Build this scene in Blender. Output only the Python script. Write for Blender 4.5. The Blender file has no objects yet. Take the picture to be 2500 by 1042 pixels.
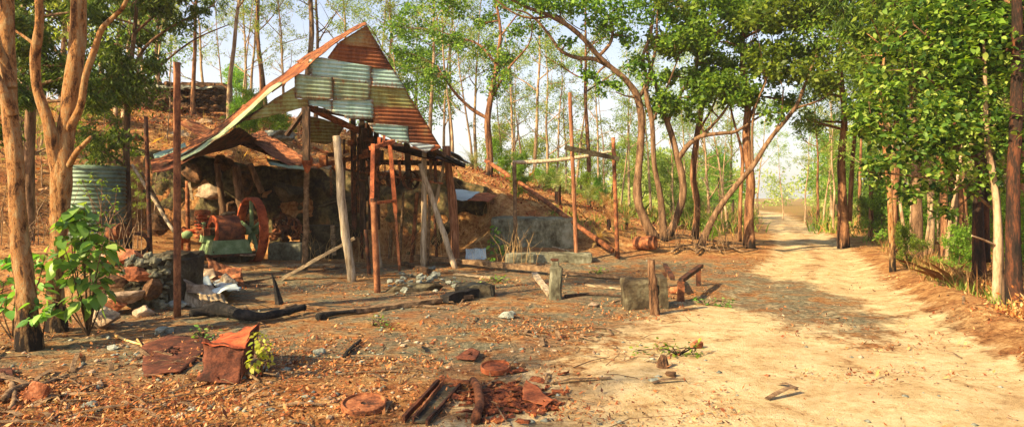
import bpy, math, random
import numpy as np
from mathutils import Vector, Matrix, noise
R=random.Random(7)
rs=np.random.RandomState(11)
sc=bpy.context.scene
COL=sc.collection
F=1629.0; HC=1.6; HY=480.0
def W(px,py,Y): return Vector(((px-1250)/F*Y, Y, HC-(py-HY)/F*Y))
def m_px(Y): return Y/F
# ------------------------------------------------------------------ materials
MATS={}
def new_mat(name):
    m=bpy.data.materials.new(name); m.use_nodes=True
    nt=m.node_tree; nt.nodes.clear(); return m,nt
def L(nt,a,b): nt.links.new(a,b)
def node(nt,t,**k):
    n=nt.nodes.new(t)
    for a,v in k.items():
        if a in ('ins',):
            for i,x in v.items(): n.inputs[i].default_value=x
        else: setattr(n,a,v)
    return n
def ramp(nt,fac,cols,lo=.3,hi=.7,pos=None,interp='LINEAR'):
    r=node(nt,'ShaderNodeValToRGB'); r.color_ramp.interpolation=interp
    els=r.color_ramp.elements
    n=len(cols)
    ps=pos or [lo+(hi-lo)*i/(n-1) for i in range(n)]
    els[0].position=ps[0]; els[0].color=(*cols[0],1)
    els[1].position=ps[-1]; els[1].color=(*cols[-1],1)
    for p,c in list(zip(ps,cols))[1:-1]:
        e=els.new(p); e.color=(*c,1)
    L(nt,fac,r.inputs[0]); return r.outputs[0]
def math_(nt,op,a,b=None,c=None,clamp=False):
    n=node(nt,'ShaderNodeMath',operation=op); n.use_clamp=clamp
    for i,x in enumerate((a,b,c)):
        if x is None: continue
        if hasattr(x,'is_linked'): L(nt,x,n.inputs[i])
        else: n.inputs[i].default_value=x
    return n.outputs[0]
def mixc(nt,f,a,b,mode='MIX'):
    n=node(nt,'ShaderNodeMix',data_type='RGBA',blend_type=mode)
    for i,x in ((0,f),(6,a),(7,b)):
        if hasattr(x,'is_linked'): L(nt,x,n.inputs[i])
        else: n.inputs[i].default_value=x if i==0 else (*x,1)
    return n.outputs[2]
def noise_(nt,vec,scale,detail=6,rough=.6,dist=0):
    n=node(nt,'ShaderNodeTexNoise'); n.inputs['Scale'].default_value=scale
    n.inputs['Detail'].default_value=detail; n.inputs['Roughness'].default_value=rough
    n.inputs['Distortion'].default_value=dist
    L(nt,vec,n.inputs['Vector']); return n.outputs[0]
def M(name,cols,scale=5,rough=.9,bump=.35,stretch=(1,1,1),lo=.39,hi=.61,metal=0,det=6,bs=4,pos=None,dist=.02,rnd=0,coord='Object',char=0):
    m,nt=new_mat(name)
    tc=node(nt,'ShaderNodeTexCoord'); mp=node(nt,'ShaderNodeMapping')
    mp.inputs['Scale'].default_value=stretch
    L(nt,tc.outputs[coord],mp.inputs[0])
    if True:
        oi=node(nt,'ShaderNodeObjectInfo')
        cx=node(nt,'ShaderNodeCombineXYZ')
        for i,k in enumerate((17.,31.,11.)): L(nt,math_(nt,'MULTIPLY',oi.outputs['Random'],k),cx.inputs[i])
        L(nt,cx.outputs[0],mp.inputs['Location'])
    n1=noise_(nt,mp.outputs[0],scale,det); n2=noise_(nt,mp.outputs[0],scale*7,5)
    f=math_(nt,'ADD',math_(nt,'MULTIPLY',n1,.68),math_(nt,'MULTIPLY',n2,.32))
    c=ramp(nt,f,cols,lo,hi,pos)
    if rnd:
        h=node(nt,'ShaderNodeHueSaturation'); L(nt,c,h.inputs['Color'])
        L(nt,math_(nt,'ADD',math_(nt,'MULTIPLY',oi.outputs['Random'],rnd),1-rnd/2),h.inputs['Value']); c=h.outputs[0]
    if name.startswith(('zinc','sheet')):
        ea=node(nt,'ShaderNodeAttribute',attribute_name='edge').outputs['Fac']
        k=math_(nt,'MULTIPLY',math_(nt,'SUBTRACT',math_(nt,'ADD',ea,math_(nt,'MULTIPLY',n2,1.3)),.98),2.6,clamp=True)
        c=mixc(nt,k,c,ramp(nt,n1,[(.09,.03,.014),(.26,.09,.03)],.4,.6))
    if char:
        sx=node(nt,'ShaderNodeSeparateXYZ'); L(nt,tc.outputs['Object'],sx.inputs[0])
        k=math_(nt,'ADD',sx.outputs[2],math_(nt,'MULTIPLY',math_(nt,'SUBTRACT',n1,.5),char*4.5))
        k=math_(nt,'SUBTRACT',1.2,math_(nt,'DIVIDE',k,char),clamp=True)
        c=mixc(nt,k,c,(.014,.009,.007))
    p=node(nt,'ShaderNodeBsdfPrincipled'); L(nt,c,p.inputs['Base Color'])
    p.inputs['Roughness'].default_value=rough; p.inputs['Metallic'].default_value=metal
    p.inputs['Specular IOR Level'].default_value=.25
    b=node(nt,'ShaderNodeBump'); b.inputs['Strength'].default_value=bump; b.inputs['Distance'].default_value=dist
    L(nt,math_(nt,'ADD',noise_(nt,mp.outputs[0],scale*bs,8,.7),n1),b.inputs['Height']); L(nt,b.outputs[0],p.inputs['Normal'])
    o=node(nt,'ShaderNodeOutputMaterial'); L(nt,p.outputs[0],o.inputs[0])
    MATS[name]=m; return m
def leafmat(name,cols,trans=.45,rough=.5):
    m,nt=new_mat(name)
    a=node(nt,'ShaderNodeAttribute',attribute_name='tint')
    oi=node(nt,'ShaderNodeObjectInfo')
    c=ramp(nt,a.outputs['Fac'],cols,0,1)
    h=node(nt,'ShaderNodeHueSaturation'); L(nt,c,h.inputs['Color'])
    L(nt,math_(nt,'ADD',math_(nt,'MULTIPLY',oi.outputs['Random'],.035),.4825),h.inputs['Hue'])
    L(nt,math_(nt,'ADD',math_(nt,'MULTIPLY',oi.outputs['Random'],.3),.85),h.inputs['Value'])
    p=node(nt,'ShaderNodeBsdfPrincipled'); L(nt,h.outputs[0],p.inputs['Base Color']); p.inputs['Roughness'].default_value=rough
    p.inputs['Specular IOR Level'].default_value=.3
    t=node(nt,'ShaderNodeBsdfTranslucent')
    g=node(nt,'ShaderNodeMix',data_type='RGBA',blend_type='MULTIPLY'); g.inputs[0].default_value=1
    L(nt,h.outputs[0],g.inputs[6]); g.inputs[7].default_value=(1.5,1.45,.55,1); L(nt,g.outputs[2],t.inputs[0])
    mx=node(nt,'ShaderNodeMixShader'); mx.inputs[0].default_value=trans
    L(nt,p.outputs[0],mx.inputs[1]); L(nt,t.outputs[0],mx.inputs[2])
    o=node(nt,'ShaderNodeOutputMaterial'); L(nt,mx.outputs[0],o.inputs[0]); MATS[name]=m; return m
M('bark_orange',[(.06,.026,.012),(.2,.09,.032),(.42,.2,.065),(.3,.2,.1),(.48,.31,.14)],11,bump=1,stretch=(1.5,1.5,.5),dist=.03,bs=5,char=.6)
M('bark_red',[(.035,.015,.009),(.13,.055,.026),(.24,.115,.053),(.34,.19,.1)],7,bump=.7,stretch=(1.6,1.6,.3),char=.4)
M('bark_brown',[(.045,.025,.014),(.15,.085,.045),(.27,.165,.095)],7,bump=.7,stretch=(1.5,1.5,.35),rnd=.3,char=.12)
M('bark_pale',[(.16,.09,.05),(.33,.22,.13),(.5,.37,.24)],5,bump=.5,stretch=(1.3,1.3,.4),rnd=.3)
M('bark_black',[(.008,.006,.005),(.03,.016,.011),(.13,.045,.02)],6,bump=.8,stretch=(1.6,1.6,.4))
M('charred',[(.006,.006,.007),(.016,.015,.015),(.05,.04,.035)],9,bump=1,dist=.03)
M('wood_pale',[(.2,.14,.08),(.42,.33,.22),(.6,.5,.36)],8,bump=.8,stretch=(3,3,.3))
M('wood_red',[(.1,.035,.018),(.27,.11,.05),(.42,.22,.12)],8,bump=.8,stretch=(3,3,.3))
M('wood_brown',[(.07,.04,.02),(.18,.11,.06),(.3,.2,.11)],8,bump=.7,stretch=(1.5,1.5,1.5))
M('rotten_wood',[(.02,.012,.008),(.1,.05,.025),(.22,.11,.055),(.32,.2,.11)],9,bump=1,stretch=(3,3,.4),dist=.03)
M('wood_plank',[(.13,.09,.05),(.3,.22,.13),(.45,.35,.22)],7,bump=.7,stretch=(1,1,3))
M('timber_dark',[(.02,.014,.01),(.07,.04,.024),(.14,.08,.045)],7,bump=.6,stretch=(2,2,.5))
M('rust',[(.04,.018,.011),(.13,.045,.02),(.26,.09,.035),(.36,.16,.07)],6,rough=.85,bump=.4,rnd=.25)
M('rust_flake',[(.035,.013,.008),(.13,.035,.015),(.3,.08,.028),(.42,.15,.05)],14,rough=.9,bump=.6)
M('rust_plate',[(.03,.012,.008),(.085,.026,.014),(.17,.055,.027)],8,rough=.88,bump=.5)
M('rust_bright',[(.1,.03,.014),(.32,.085,.03),(.48,.16,.06)],6,rough=.8,bump=.3)
M('rust_red',[(.14,.03,.012),(.38,.075,.026),(.52,.13,.045)],6,rough=.75,bump=.3)
M('drum_rust',[(.06,.025,.02),(.14,.055,.035),(.27,.09,.04)],6,rough=.6,bump=.2)
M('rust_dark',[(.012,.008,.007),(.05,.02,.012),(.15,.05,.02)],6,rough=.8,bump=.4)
M('pole_rust',[(.06,.022,.013),(.19,.07,.03),(.32,.14,.06)],8,rough=.75,bump=.25,stretch=(1,1,.5))
M('paint_green',[(.3,.12,.04),(.12,.19,.08),(.18,.28,.13),(.3,.4,.24)],6,rough=.6,bump=.3,pos=[.3,.36,.5,.66])
M('zinc_teal',[(.26,.13,.05),(.22,.34,.27),(.3,.45,.38),(.42,.56,.5)],2.2,rough=.5,bump=.15,pos=[.32,.4,.5,.64],metal=.15,stretch=(1.6,1.6,.5))
M('zinc_green',[(.26,.12,.05),(.2,.25,.14),(.27,.35,.22),(.36,.45,.34)],2.2,rough=.55,bump=.15,pos=[.34,.44,.54,.66],metal=.1,stretch=(1.6,1.6,.5))
M('zinc_pale',[(.25,.15,.08),(.36,.43,.42),(.48,.56,.56),(.6,.66,.66)],2,rough=.45,bump=.15,pos=[.3,.37,.48,.62],metal=.2)
M('sheet_olive',[(.16,.06,.02),(.2,.17,.05),(.25,.26,.09),(.28,.34,.17)],2.2,rough=.7,bump=.15,pos=[.36,.45,.53,.66],stretch=(1.6,1.6,.5))
M('sheet_rust',[(.05,.02,.012),(.16,.05,.022),(.25,.085,.03),(.24,.2,.09)],2.2,rough=.8,bump=.2,pos=[.34,.46,.56,.68],stretch=(1.6,1.6,.5))
M('sheet_brown',[(.1,.04,.018),(.22,.1,.035),(.29,.18,.07),(.27,.27,.14)],2.2,rough=.75,bump=.2,pos=[.36,.46,.54,.66],stretch=(1.6,1.6,.5))
M('tank_iron',[(.08,.05,.025),(.08,.12,.09),(.13,.2,.15),(.22,.31,.25)],2.2,rough=.5,bump=.15,pos=[.33,.42,.52,.66],metal=.15)
M('stone_red',[(.1,.03,.015),(.33,.11,.045),(.46,.2,.1)],4,bump=.8,rnd=.3)
M('stone_tan',[(.14,.09,.055),(.34,.24,.16),(.5,.4,.28)],4,bump=.8,rnd=.3)
M('stone_grey',[(.09,.095,.08),(.22,.24,.2),(.38,.4,.34)],4,bump=.8,rnd=.3)
M('stone_brown',[(.02,.012,.007),(.09,.045,.02),(.22,.11,.05)],4,bump=.8,rnd=.3)
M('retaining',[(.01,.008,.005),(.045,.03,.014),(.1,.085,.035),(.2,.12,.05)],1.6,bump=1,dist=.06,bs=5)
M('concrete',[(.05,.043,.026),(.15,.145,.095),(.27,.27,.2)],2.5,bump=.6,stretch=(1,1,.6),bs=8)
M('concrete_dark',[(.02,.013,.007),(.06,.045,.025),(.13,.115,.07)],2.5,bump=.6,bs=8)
M('straw',[(.32,.17,.06),(.55,.34,.13),(.68,.5,.25)],3,bump=.1,rnd=.2)
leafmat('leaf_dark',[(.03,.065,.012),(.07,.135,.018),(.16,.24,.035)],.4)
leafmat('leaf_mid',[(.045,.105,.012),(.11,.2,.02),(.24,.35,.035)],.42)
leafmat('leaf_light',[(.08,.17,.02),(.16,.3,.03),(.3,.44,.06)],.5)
leafmat('leaf_broad',[(.012,.032,.008),(.045,.09,.014),(.12,.2,.03),(.24,.33,.05),(.36,.4,.09)],.45)
leafmat('leaf_pale',[(.12,.2,.03),(.25,.36,.07),(.42,.5,.13)],.5)
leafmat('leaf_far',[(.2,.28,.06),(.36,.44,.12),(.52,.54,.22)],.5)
leafmat('leaf_shrub',[(.06,.18,.03),(.16,.36,.06),(.32,.52,.13)],.4,.4)
leafmat('leaf_yellow',[(.22,.3,.03),(.4,.45,.06),(.5,.5,.1)],.5)
leafmat('leaf_dry',[(.03,.012,.008),(.16,.045,.015),(.4,.13,.035),(.55,.25,.08),(.66,.45,.22)],.2,.8)
leafmat('frond',[(.1,.14,.05),(.24,.3,.1),(.45,.42,.18)],.35)
leafmat('grass_green',[(.07,.17,.02),(.17,.3,.04),(.36,.42,.09)],.4)
leafmat('grass_dry',[(.26,.12,.04),(.45,.24,.09),(.62,.42,.18)],.3,.8)
# ------------------------------------------------------------------ mesh builder
_ico=None
def ico():
    global _ico
    if _ico is None:
        import bmesh
        bm=bmesh.new(); bmesh.ops.create_icosphere(bm,subdivisions=3,radius=1)
        _ico=(np.array([v.co[:] for v in bm.verts]),[[v.index for v in f.verts] for f in bm.faces]); bm.free()
    return _ico
class MB:
    def __init__(s): s.v=[]; s.f=[]
    def add(s,vs,fs):
        o=len(s.v); s.v.extend([tuple(x) for x in vs]); s.f.extend([[i+o for i in f] for f in fs]); return s
    def tube(s,pts,rad,n=8,rough=0,seed=0,cap=True,flare=0):
        pts=[Vector(p) for p in pts]; k=len(pts)
        if not hasattr(rad,'__len__'): rad=[rad]*k
        vs=[];fs=[]; t0=None; ref=None
        for i,p in enumerate(pts):
            t=(pts[min(i+1,k-1)]-pts[max(i-1,0)]).normalized()
            if ref is None:
                ref=t.orthogonal().normalized()
            ref=(ref-t*ref.dot(t)).normalized(); b=t.cross(ref)
            for j in range(n):
                a=2*math.pi*j/n
                d=ref*math.cos(a)+b*math.sin(a); rr=rad[i]
                if rough:
                    q=p+d*rr
                    rr*=1+rough*(noise.noise(Vector((q.x*4+seed,q.y*4,q.z*1.5)))*1.2+.5*noise.noise(Vector((q.x*14+seed,q.y*14,q.z*5))))
                vs.append(p+d*rr)
        for i in range(k-1):
            for j in range(n):
                a=i*n+j;b2=i*n+(j+1)%n; fs.append([a,b2,b2+n,a+n])
        if cap:
            fs.append(list(range(n))[::-1]); fs.append([(k-1)*n+j for j in range(n)])
        return s.add(vs,fs)
    def box(s,c,size,rot=None,taper=1,jit=0):
        c=Vector(c); m=rot or Matrix.Identity(3); vs=[]
        for z in (-1,1):
            for x,y in ((-1,-1),(1,-1),(1,1),(-1,1)):
                k=taper if z>0 else 1
                vs.append(c+m@Vector((x*size[0]/2*k+R.uniform(-jit,jit),y*size[1]/2*k+R.uniform(-jit,jit),z*size[2]/2+R.uniform(-jit,jit))))
        return s.add(vs,[[3,2,1,0],[4,5,6,7],[0,1,5,4],[1,2,6,5],[2,3,7,6],[3,0,4,7]])
    def plank(s,p,q,w,t,up=(0,0,1),seg=8,jit=.004,bow=0,roll=0):
        p=Vector(p);q=Vector(q);d=(q-p).normalized(); u=Vector(up); u=Vector((0,-1,0)) if abs(d.dot(u))>.97 else u; u=(u-d*u.dot(d)).normalized(); r=d.cross(u)
        if roll: m=Matrix.Rotation(roll,3,d); u=m@u; r=m@r
        vs=[];fs=[]
        for i in range(seg+1):
            f=i/seg; c=p.lerp(q,f)+u*(bow*4*f*(1-f))
            ww=w*(1+R.uniform(-.06,.06))
            for a,b in ((-1,-1),(1,-1),(1,1),(-1,1)):
                vs.append(c+r*(a*ww/2+R.uniform(-jit,jit))+u*(b*t/2+R.uniform(-jit,jit)))
        for i in range(seg):
            for j in range(4): fs.append([i*4+j,i*4+(j+1)%4,i*4+4+(j+1)%4,i*4+4+j])
        fs.append([3,2,1,0]); fs.append([seg*4+j for j in range(4)])
        return s.add(vs,fs)
    def lathe(s,c,axis,prof,n=32,closed=False):
        c=Vector(c);a=Vector(axis).normalized();u=a.orthogonal().normalized();v=a.cross(u);vs=[];fs=[]
        for (t,r) in prof:
            for j in range(n):
                an=2*math.pi*j/n; vs.append(c+a*t+(u*math.cos(an)+v*math.sin(an))*max(r,1e-4))
        k=len(prof)
        for i in range(k if closed else k-1):
            i2=(i+1)%k
            for j in range(n): fs.append([i*n+j,i*n+(j+1)%n,i2*n+(j+1)%n,i2*n+j])
        return s.add(vs,fs)
    def rock(s,c,size,seed=0,flat=.5,rot=0,rough=.25):
        vs,fs=ico(); c=Vector(c); rr=random.Random(seed)
        pl=[(Vector((rr.gauss(0,1),rr.gauss(0,1),rr.gauss(0,1))).normalized(),rr.uniform(.45,.8)) for _ in range(14)]
        m=Matrix.Rotation(rot,3,'Z'); out=[]
        for v in vs:
            v=Vector(v)
            for nn,d in pl:
                k=v.dot(nn)
                if k>d: v=v-nn*(k-d)*.95
            v=v*(1+rough*noise.noise(v*1.7+Vector((seed*3.1,0,0)))+rough*.35*noise.noise(v*6+Vector((seed,0,0))))
            out.append(c+m@Vector((v.x*size[0],v.y*size[1],v.z*size[2])))
        return s.add(out,fs)
def mk(name,mb,mat,parent=None,loc=None,smooth=False,label=None,cat=None,group=None,kind=None,faces=None,tint=None):
    """one mesh object; vertices are given in world space and moved to the object's base"""
    if isinstance(mb,MB): v=np.array(mb.v,dtype=np.float64); f=mb.f
    else: v,f=mb
    if parent is not None:
        q=parent; o=Vector((0,0,0))
        while q is not None: o=o+q.location; q=q.parent
        base=o; l=Vector((0,0,0))
    else:
        if loc is None:
            loc=((v[:,0].min()+v[:,0].max())/2,(v[:,1].min()+v[:,1].max())/2,v[:,2].min())
        base=Vector(loc); l=base
    me=bpy.data.meshes.new(name)
    vv=v-np.array(base[:])
    if isinstance(f,np.ndarray):
        nf,k=f.shape
        me.vertices.add(len(vv)); me.vertices.foreach_set('co',vv.astype(np.float32).ravel())
        me.loops.add(nf*k); me.loops.foreach_set('vertex_index',f.astype(np.int32).ravel())
        me.polygons.add(nf); me.polygons.foreach_set('loop_start',np.arange(0,nf*k,k,dtype=np.int32))
        me.update(calc_edges=True)
    else: me.from_pydata([tuple(x) for x in vv],[],f)
    if tint is not None:
        a=me.attributes.new('tint','FLOAT','FACE'); a.data.foreach_set('value',np.asarray(tint,dtype=np.float32))
    me.materials.append(MATS[mat] if isinstance(mat,str) else mat)
    if smooth: me.polygons.foreach_set('use_smooth',[True]*len(me.polygons))
    me.update()
    ob=bpy.data.objects.new(name,me); COL.objects.link(ob); ob.location=l
    if parent is not None: ob.parent=parent
    tag(ob,label,cat,group,kind); return ob
def tag(o,label=None,cat=None,group=None,kind=None):
    if label: o['label']=label
    if cat: o['category']=cat
    if group: o['group']=group
    if kind: o['kind']=kind
    return o
def thing(name,label,cat,loc,group=None):
    o=bpy.data.objects.new(name,None); COL.objects.link(o); o.location=loc; o.empty_display_size=.3
    return tag(o,label,cat,group)
def copy_tree(o,parent=None):
    c=o.copy(); COL.objects.link(c)
    if parent is not None: c.parent=parent
    for ch in list(o.children): copy_tree(ch,c)
    return c
# ------------------------------------------------------------------ terrain
tX=[-200,-60,-30,-20,-15,-12.5,-11,-10,-7,-4,-1.6,-.6,.4,2,3.6,5.5,8,12,20,60,200]
tY=[-30,6,9,11,13,15,17,18.5,19,21,24,27,30,34,45,80,260]
T={ # rows by Y -> list over X
-30:[0]*21,
6:[.5,.5,.4,.3,.2,.1,.05,0]+[0]*13,
9:[1,1,.8,.6,.45,.35,.3,.2]+[0]*13,
11:[2,2,1.6,1.3,1.1,.9,.8,.7]+[0]*13,
13:[3,3,2.7,2.2,1.8,1.4,.9,.7,.1]+[0]*12,
15:[3.6,3.6,3.4,2.9,2.4,2.0,1.3,.7,.1,0,0,0,0,0,0,0,0,0,0,0,0],
17:[4.2,4.2,4.2,3.7,3.2,2.8,2.3,.8,.0,0,0,.25,.35,.25,.12,.05,0,0,0,0,0],
18.5:[4.6,4.6,4.6,4.2,3.7,3.3,2.7,.9,.0,0,0,1.0,1.0,.75,.5,.2,0,0,0,0,0],
19:[4.7,4.7,4.7,4.3,3.8,3.4,3.0,2.8,2.4,2.2,2.1,1.7,1.3,1.0,.6,.28,0,0,0,0,0],
21:[5,5,5,4.7,4.3,3.9,3.6,3.4,3,2.6,2.4,2.1,1.8,1.35,.9,.4,0,0,0,0,0],
24:[5.5,5.5,5.2,4.8,4.5,4.2,4.05,3.95,3.6,3.1,2.6,2.4,2.1,1.7,1.2,.5,.05,0,0,0,0],
27:[6,6,5.6,5.2,4.85,4.65,4.5,4.4,4.1,3.4,2.7,2.4,2.1,1.7,1.2,.5,.1,0,0,0,0],
30:[6.4,6.4,6.1,5.7,5.35,5.15,5.0,4.8,4.4,3.5,2.6,2.2,1.9,1.5,1.0,.4,.1,0,0,0,0],
34:[6.8,6.8,6.6,6.3,6.1,5.9,5.6,5.2,4.4,3.2,2.2,1.9,1.6,1.2,.8,.3,.1,0,0,0,0],
45:[6,6,6,6,6,5.6,5.2,4.6,3.4,2.4,1.2,1,.8,.6,.3,.1,0,0,0,0,0],
80:[3,3,3,3,3,3,2,2,1,1,.3,0,0,0,0,0,0,0,0,0,0],
260:[0]*21}
TT=np.array([T[y] for y in tY],dtype=float)
def axis(a,b,st,far_lo,far_hi,n):
    mid=np.arange(a,b,st)
    lo=a-(np.geomspace(1,1+a-far_lo,n)-1)[1:][::-1]; hi=mid[-1]+(np.geomspace(1,1+far_hi-b,n)-1)[1:]
    return np.concatenate([lo,mid,hi])
gx=axis(-17,15,.1,-420,420,50); gy=axis(3,34,.1,-60,560,60)
def table(X,Y):
    ix=np.clip(np.searchsorted(tX,X)-1,0,len(tX)-2); iy=np.clip(np.searchsorted(tY,Y)-1,0,len(tY)-2)
    x0=np.array(tX)[ix];x1=np.array(tX)[ix+1];y0=np.array(tY)[iy];y1=np.array(tY)[iy+1]
    fx=np.clip((X-x0)/(x1-x0),0,1);fy=np.clip((Y-y0)/(y1-y0),0,1)
    return TT[iy,ix]*(1-fx)*(1-fy)+TT[iy,ix+1]*fx*(1-fy)+TT[iy+1,ix]*(1-fx)*fy+TT[iy+1,ix+1]*fx*fy
def vnoise(X,Y,s,seed=0):
    """value noise, vectorised"""
    x=X/s+seed*17.3; y=Y/s+seed*9.1
    xi=np.floor(x).astype(np.int64);yi=np.floor(y).astype(np.int64);fx=x-xi;fy=y-yi
    fx=fx*fx*(3-2*fx);fy=fy*fy*(3-2*fy)
    def h(a,b):
        n=(a*374761393+b*668265263+seed*1442695)&0x7fffffff
        n=((n^(n>>13))*1274126177)&0x7fffffff
        return ((n^(n>>16))&0xffff)/65535.
    return (h(xi,yi)*(1-fx)+h(xi+1,yi)*fx)*(1-fy)+(h(xi,yi+1)*(1-fx)+h(xi+1,yi+1)*fx)*fy*1.0
def smooth(a,b,x):
    t=np.clip((x-a)/(b-a),0,1); return t*t*(3-2*t)
def rawh(X,Y):
    Z=table(X,Y)
    # raised platform beside the shed
    pl=smooth(-.05,.25,(-.535*Y-X))*smooth(9.3,9.8,Y)*smooth(14.5,12.5,Y)
    Z=np.maximum(Z,.72*pl)
    return Z
rYr=np.array([-20,2,4.64,6,8.15,11.8,16.3,21.7,32.6,65,90,260]); 
rXL=np.array([-5,-3,-.6,.35,1.6,3.7,6.3,8.6,12.6,23.6,27,60])
rXR=np.array([4.,4.,4.3,4.7,5.3,6.7,8.6,10.9,15.0,26.4,31,70])
def roadm(X,Y):
    l=np.interp(Y,rYr,rXL);r=np.interp(Y,rYr,rXR); w=.3+.01*Y; wl_=w+1.1*smooth(11,6,Y)
    return smooth(-wl_,wl_,X-l)*smooth(-w,w,r-X)
GX,GY=np.meshgrid(gx,gy)
Z=rawh(GX,GY)
# soften the table everywhere but the wall line (2 m window along both axes, dense part only)
def blur(A,k):
    K=np.ones(2*k+1)/(2*k+1)
    A=np.apply_along_axis(lambda m:np.convolve(np.pad(m,k,'edge'),K,'valid'),0,A)
    return np.apply_along_axis(lambda m:np.convolve(np.pad(m,k,'edge'),K,'valid'),1,A)
Zb=blur(blur(Z,5),4)
keep=smooth(1.4,.5,np.abs(GY-18.75))*smooth(-12.5,-11,GX)*smooth(.5,-.8,GX)
Z=Zb*(1-keep)+Z*keep
rm=roadm(GX,GY)
hilly=smooth(.05,1.2,Z)
amp=(1-rm)*(.05+.16*hilly)*smooth(70,25,GY)+rm*.034
Z=Z+amp*((vnoise(GX,GY,1.3,1)-.5)*1.0+(vnoise(GX,GY,.45,2)-.5)*.55+(vnoise(GX,GY,.17,3)-.5)*.28)
# windrow bank along the right of the road, and wheel ruts
rr_=np.interp(GY,rYr,rXR)
Z=Z+(.20*np.exp(-((GX-rr_-.55)/.45)**2)+.12*smooth(.6,2.5,GX-rr_))*smooth(2,6,GY)*smooth(22,11,GY)*(.5+.9*vnoise(GX,GY,1.1,5))
rc_=(np.interp(GY,rYr,rXL)+rr_)/2
for s_ in (-.8,.8): Z=Z-.045*np.exp(-((GX-rc_-s_)/.3)**2)*smooth(8,14,GY)
Z[(GY<3)]*=1
def hN(X,Y):
    X=np.asarray(X,float);Y=np.asarray(Y,float)
    ix=np.clip(np.searchsorted(gx,X)-1,0,len(gx)-2); iy=np.clip(np.searchsorted(gy,Y)-1,0,len(gy)-2)
    fx=np.clip((X-gx[ix])/(gx[ix+1]-gx[ix]),0,1);fy=np.clip((Y-gy[iy])/(gy[iy+1]-gy[iy]),0,1)
    return Z[iy,ix]*(1-fx)*(1-fy)+Z[iy,ix+1]*fx*(1-fy)+Z[iy+1,ix]*(1-fx)*fy+Z[iy+1,ix+1]*fx*fy
def h(x,y): return float(hN(x,y))
_ys=np.geomspace(3.2,250,3000)
def G(px,py):
    xs=(px-1250)/F*_ys; zs=HC-(py-HY)/F*_ys; hit=np.nonzero(zs<=hN(xs,_ys))[0]
    i=hit[0] if len(hit) else len(_ys)-1
    return Vector((xs[i],_ys[i],float(hN(xs[i],_ys[i]))))
def on(px,Y,dz=0):
    x=(px-1250)/F*Y; return Vector((x,Y,h(x,Y)+dz))
ny,nx=GX.shape
V=np.stack([GX.ravel(),GY.ravel(),Z.ravel()],1)
I=np.arange(nx*ny).reshape(ny,nx)
FQ=np.stack([I[:-1,:-1].ravel(),I[:-1,1:].ravel(),I[1:,1:].ravel(),I[1:,:-1].ravel()],1)
# ground material
m,nt=new_mat('ground_soil')
tc=node(nt,'ShaderNodeTexCoord'); vec=tc.outputs['Object']
at=lambda n:node(nt,'ShaderNodeAttribute',attribute_name=n).outputs['Fac']
nA=noise_(nt,vec,.55,6,.6); nB=noise_(nt,vec,2.6,8,.68,.3); nC=noise_(nt,vec,13,8,.75); nD=noise_(nt,vec,60,5,.7)
sand=ramp(nt,math_(nt,'ADD',math_(nt,'MULTIPLY',nB,.5),math_(nt,'MULTIPLY',nC,.5)),[(.34,.19,.085),(.56,.39,.19),(.7,.53,.29),(.8,.64,.38)],.38,.58)
soil=ramp(nt,math_(nt,'ADD',math_(nt,'MULTIPLY',nB,.45),math_(nt,'MULTIPLY',nC,.55)),[(.08,.034,.013),(.28,.12,.042),(.5,.27,.1),(.68,.46,.21)],.38,.6)
ash=ramp(nt,math_(nt,'ADD',math_(nt,'MULTIPLY',nC,.6),math_(nt,'MULTIPLY',nD,.4)),[(.045,.042,.03),(.18,.165,.105),(.4,.35,.22)],.39,.61)  # ash soil of the yard; also colours the painted shade on the track
lit=ramp(nt,math_(nt,'ADD',math_(nt,'MULTIPLY',nC,.5),math_(nt,'MULTIPLY',nD,.5)),[(.09,.03,.014),(.32,.11,.04),(.5,.23,.09)],.38,.62)
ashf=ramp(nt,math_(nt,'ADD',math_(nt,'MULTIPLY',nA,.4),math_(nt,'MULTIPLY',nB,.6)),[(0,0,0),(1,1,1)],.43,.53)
litf=ramp(nt,math_(nt,'ADD',math_(nt,'MULTIPLY',noise_(nt,vec,1.1,8,.65,.5),.6),math_(nt,'MULTIPLY',nC,.4)),[(0,0,0),(1,1,1)],.5,.6)
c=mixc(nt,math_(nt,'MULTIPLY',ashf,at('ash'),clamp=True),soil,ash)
rf=math_(nt,'ADD',at('road'),math_(nt,'MULTIPLY',math_(nt,'SUBTRACT',math_(nt,'ADD',math_(nt,'MULTIPLY',nB,.7),math_(nt,'MULTIPLY',nC,.3)),.5),2.6),clamp=True)
rf=ramp(nt,rf,[(0,0,0),(1,1,1)],.28,.72)
c=mixc(nt,rf,c,sand)
c=mixc(nt,math_(nt,'MULTIPLY',litf,at('litter'),clamp=True),c,lit)
gm=math_(nt,'MULTIPLY',ramp(nt,nB,[(0,0,0),(1,1,1)],.42,.62),at('green'),clamp=True)
c=mixc(nt,gm,c,(.13,.17,.035))
p=node(nt,'ShaderNodeBsdfPrincipled'); L(nt,c,p.inputs['Base Color']); p.inputs['Roughness'].default_value=.95; p.inputs['Specular IOR Level'].default_value=.15
b=node(nt,'ShaderNodeBump'); b.inputs['Strength'].default_value=1; b.inputs['Distance'].default_value=.05
L(nt,math_(nt,'ADD',math_(nt,'ADD',math_(nt,'MULTIPLY',nB,.7),nC),math_(nt,'MULTIPLY',nD,.8)),b.inputs['Height']); L(nt,b.outputs[0],p.inputs['Normal'])
o=node(nt,'ShaderNodeOutputMaterial'); L(nt,p.outputs[0],o.inputs[0])
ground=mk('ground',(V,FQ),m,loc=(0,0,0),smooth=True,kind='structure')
def attr(n,A):
    a=ground.data.attributes.new(n,'FLOAT','POINT'); a.data.foreach_set('value',A.astype(np.float32).ravel())
PXg=1250+GX/np.maximum(GY,1)*F
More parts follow.
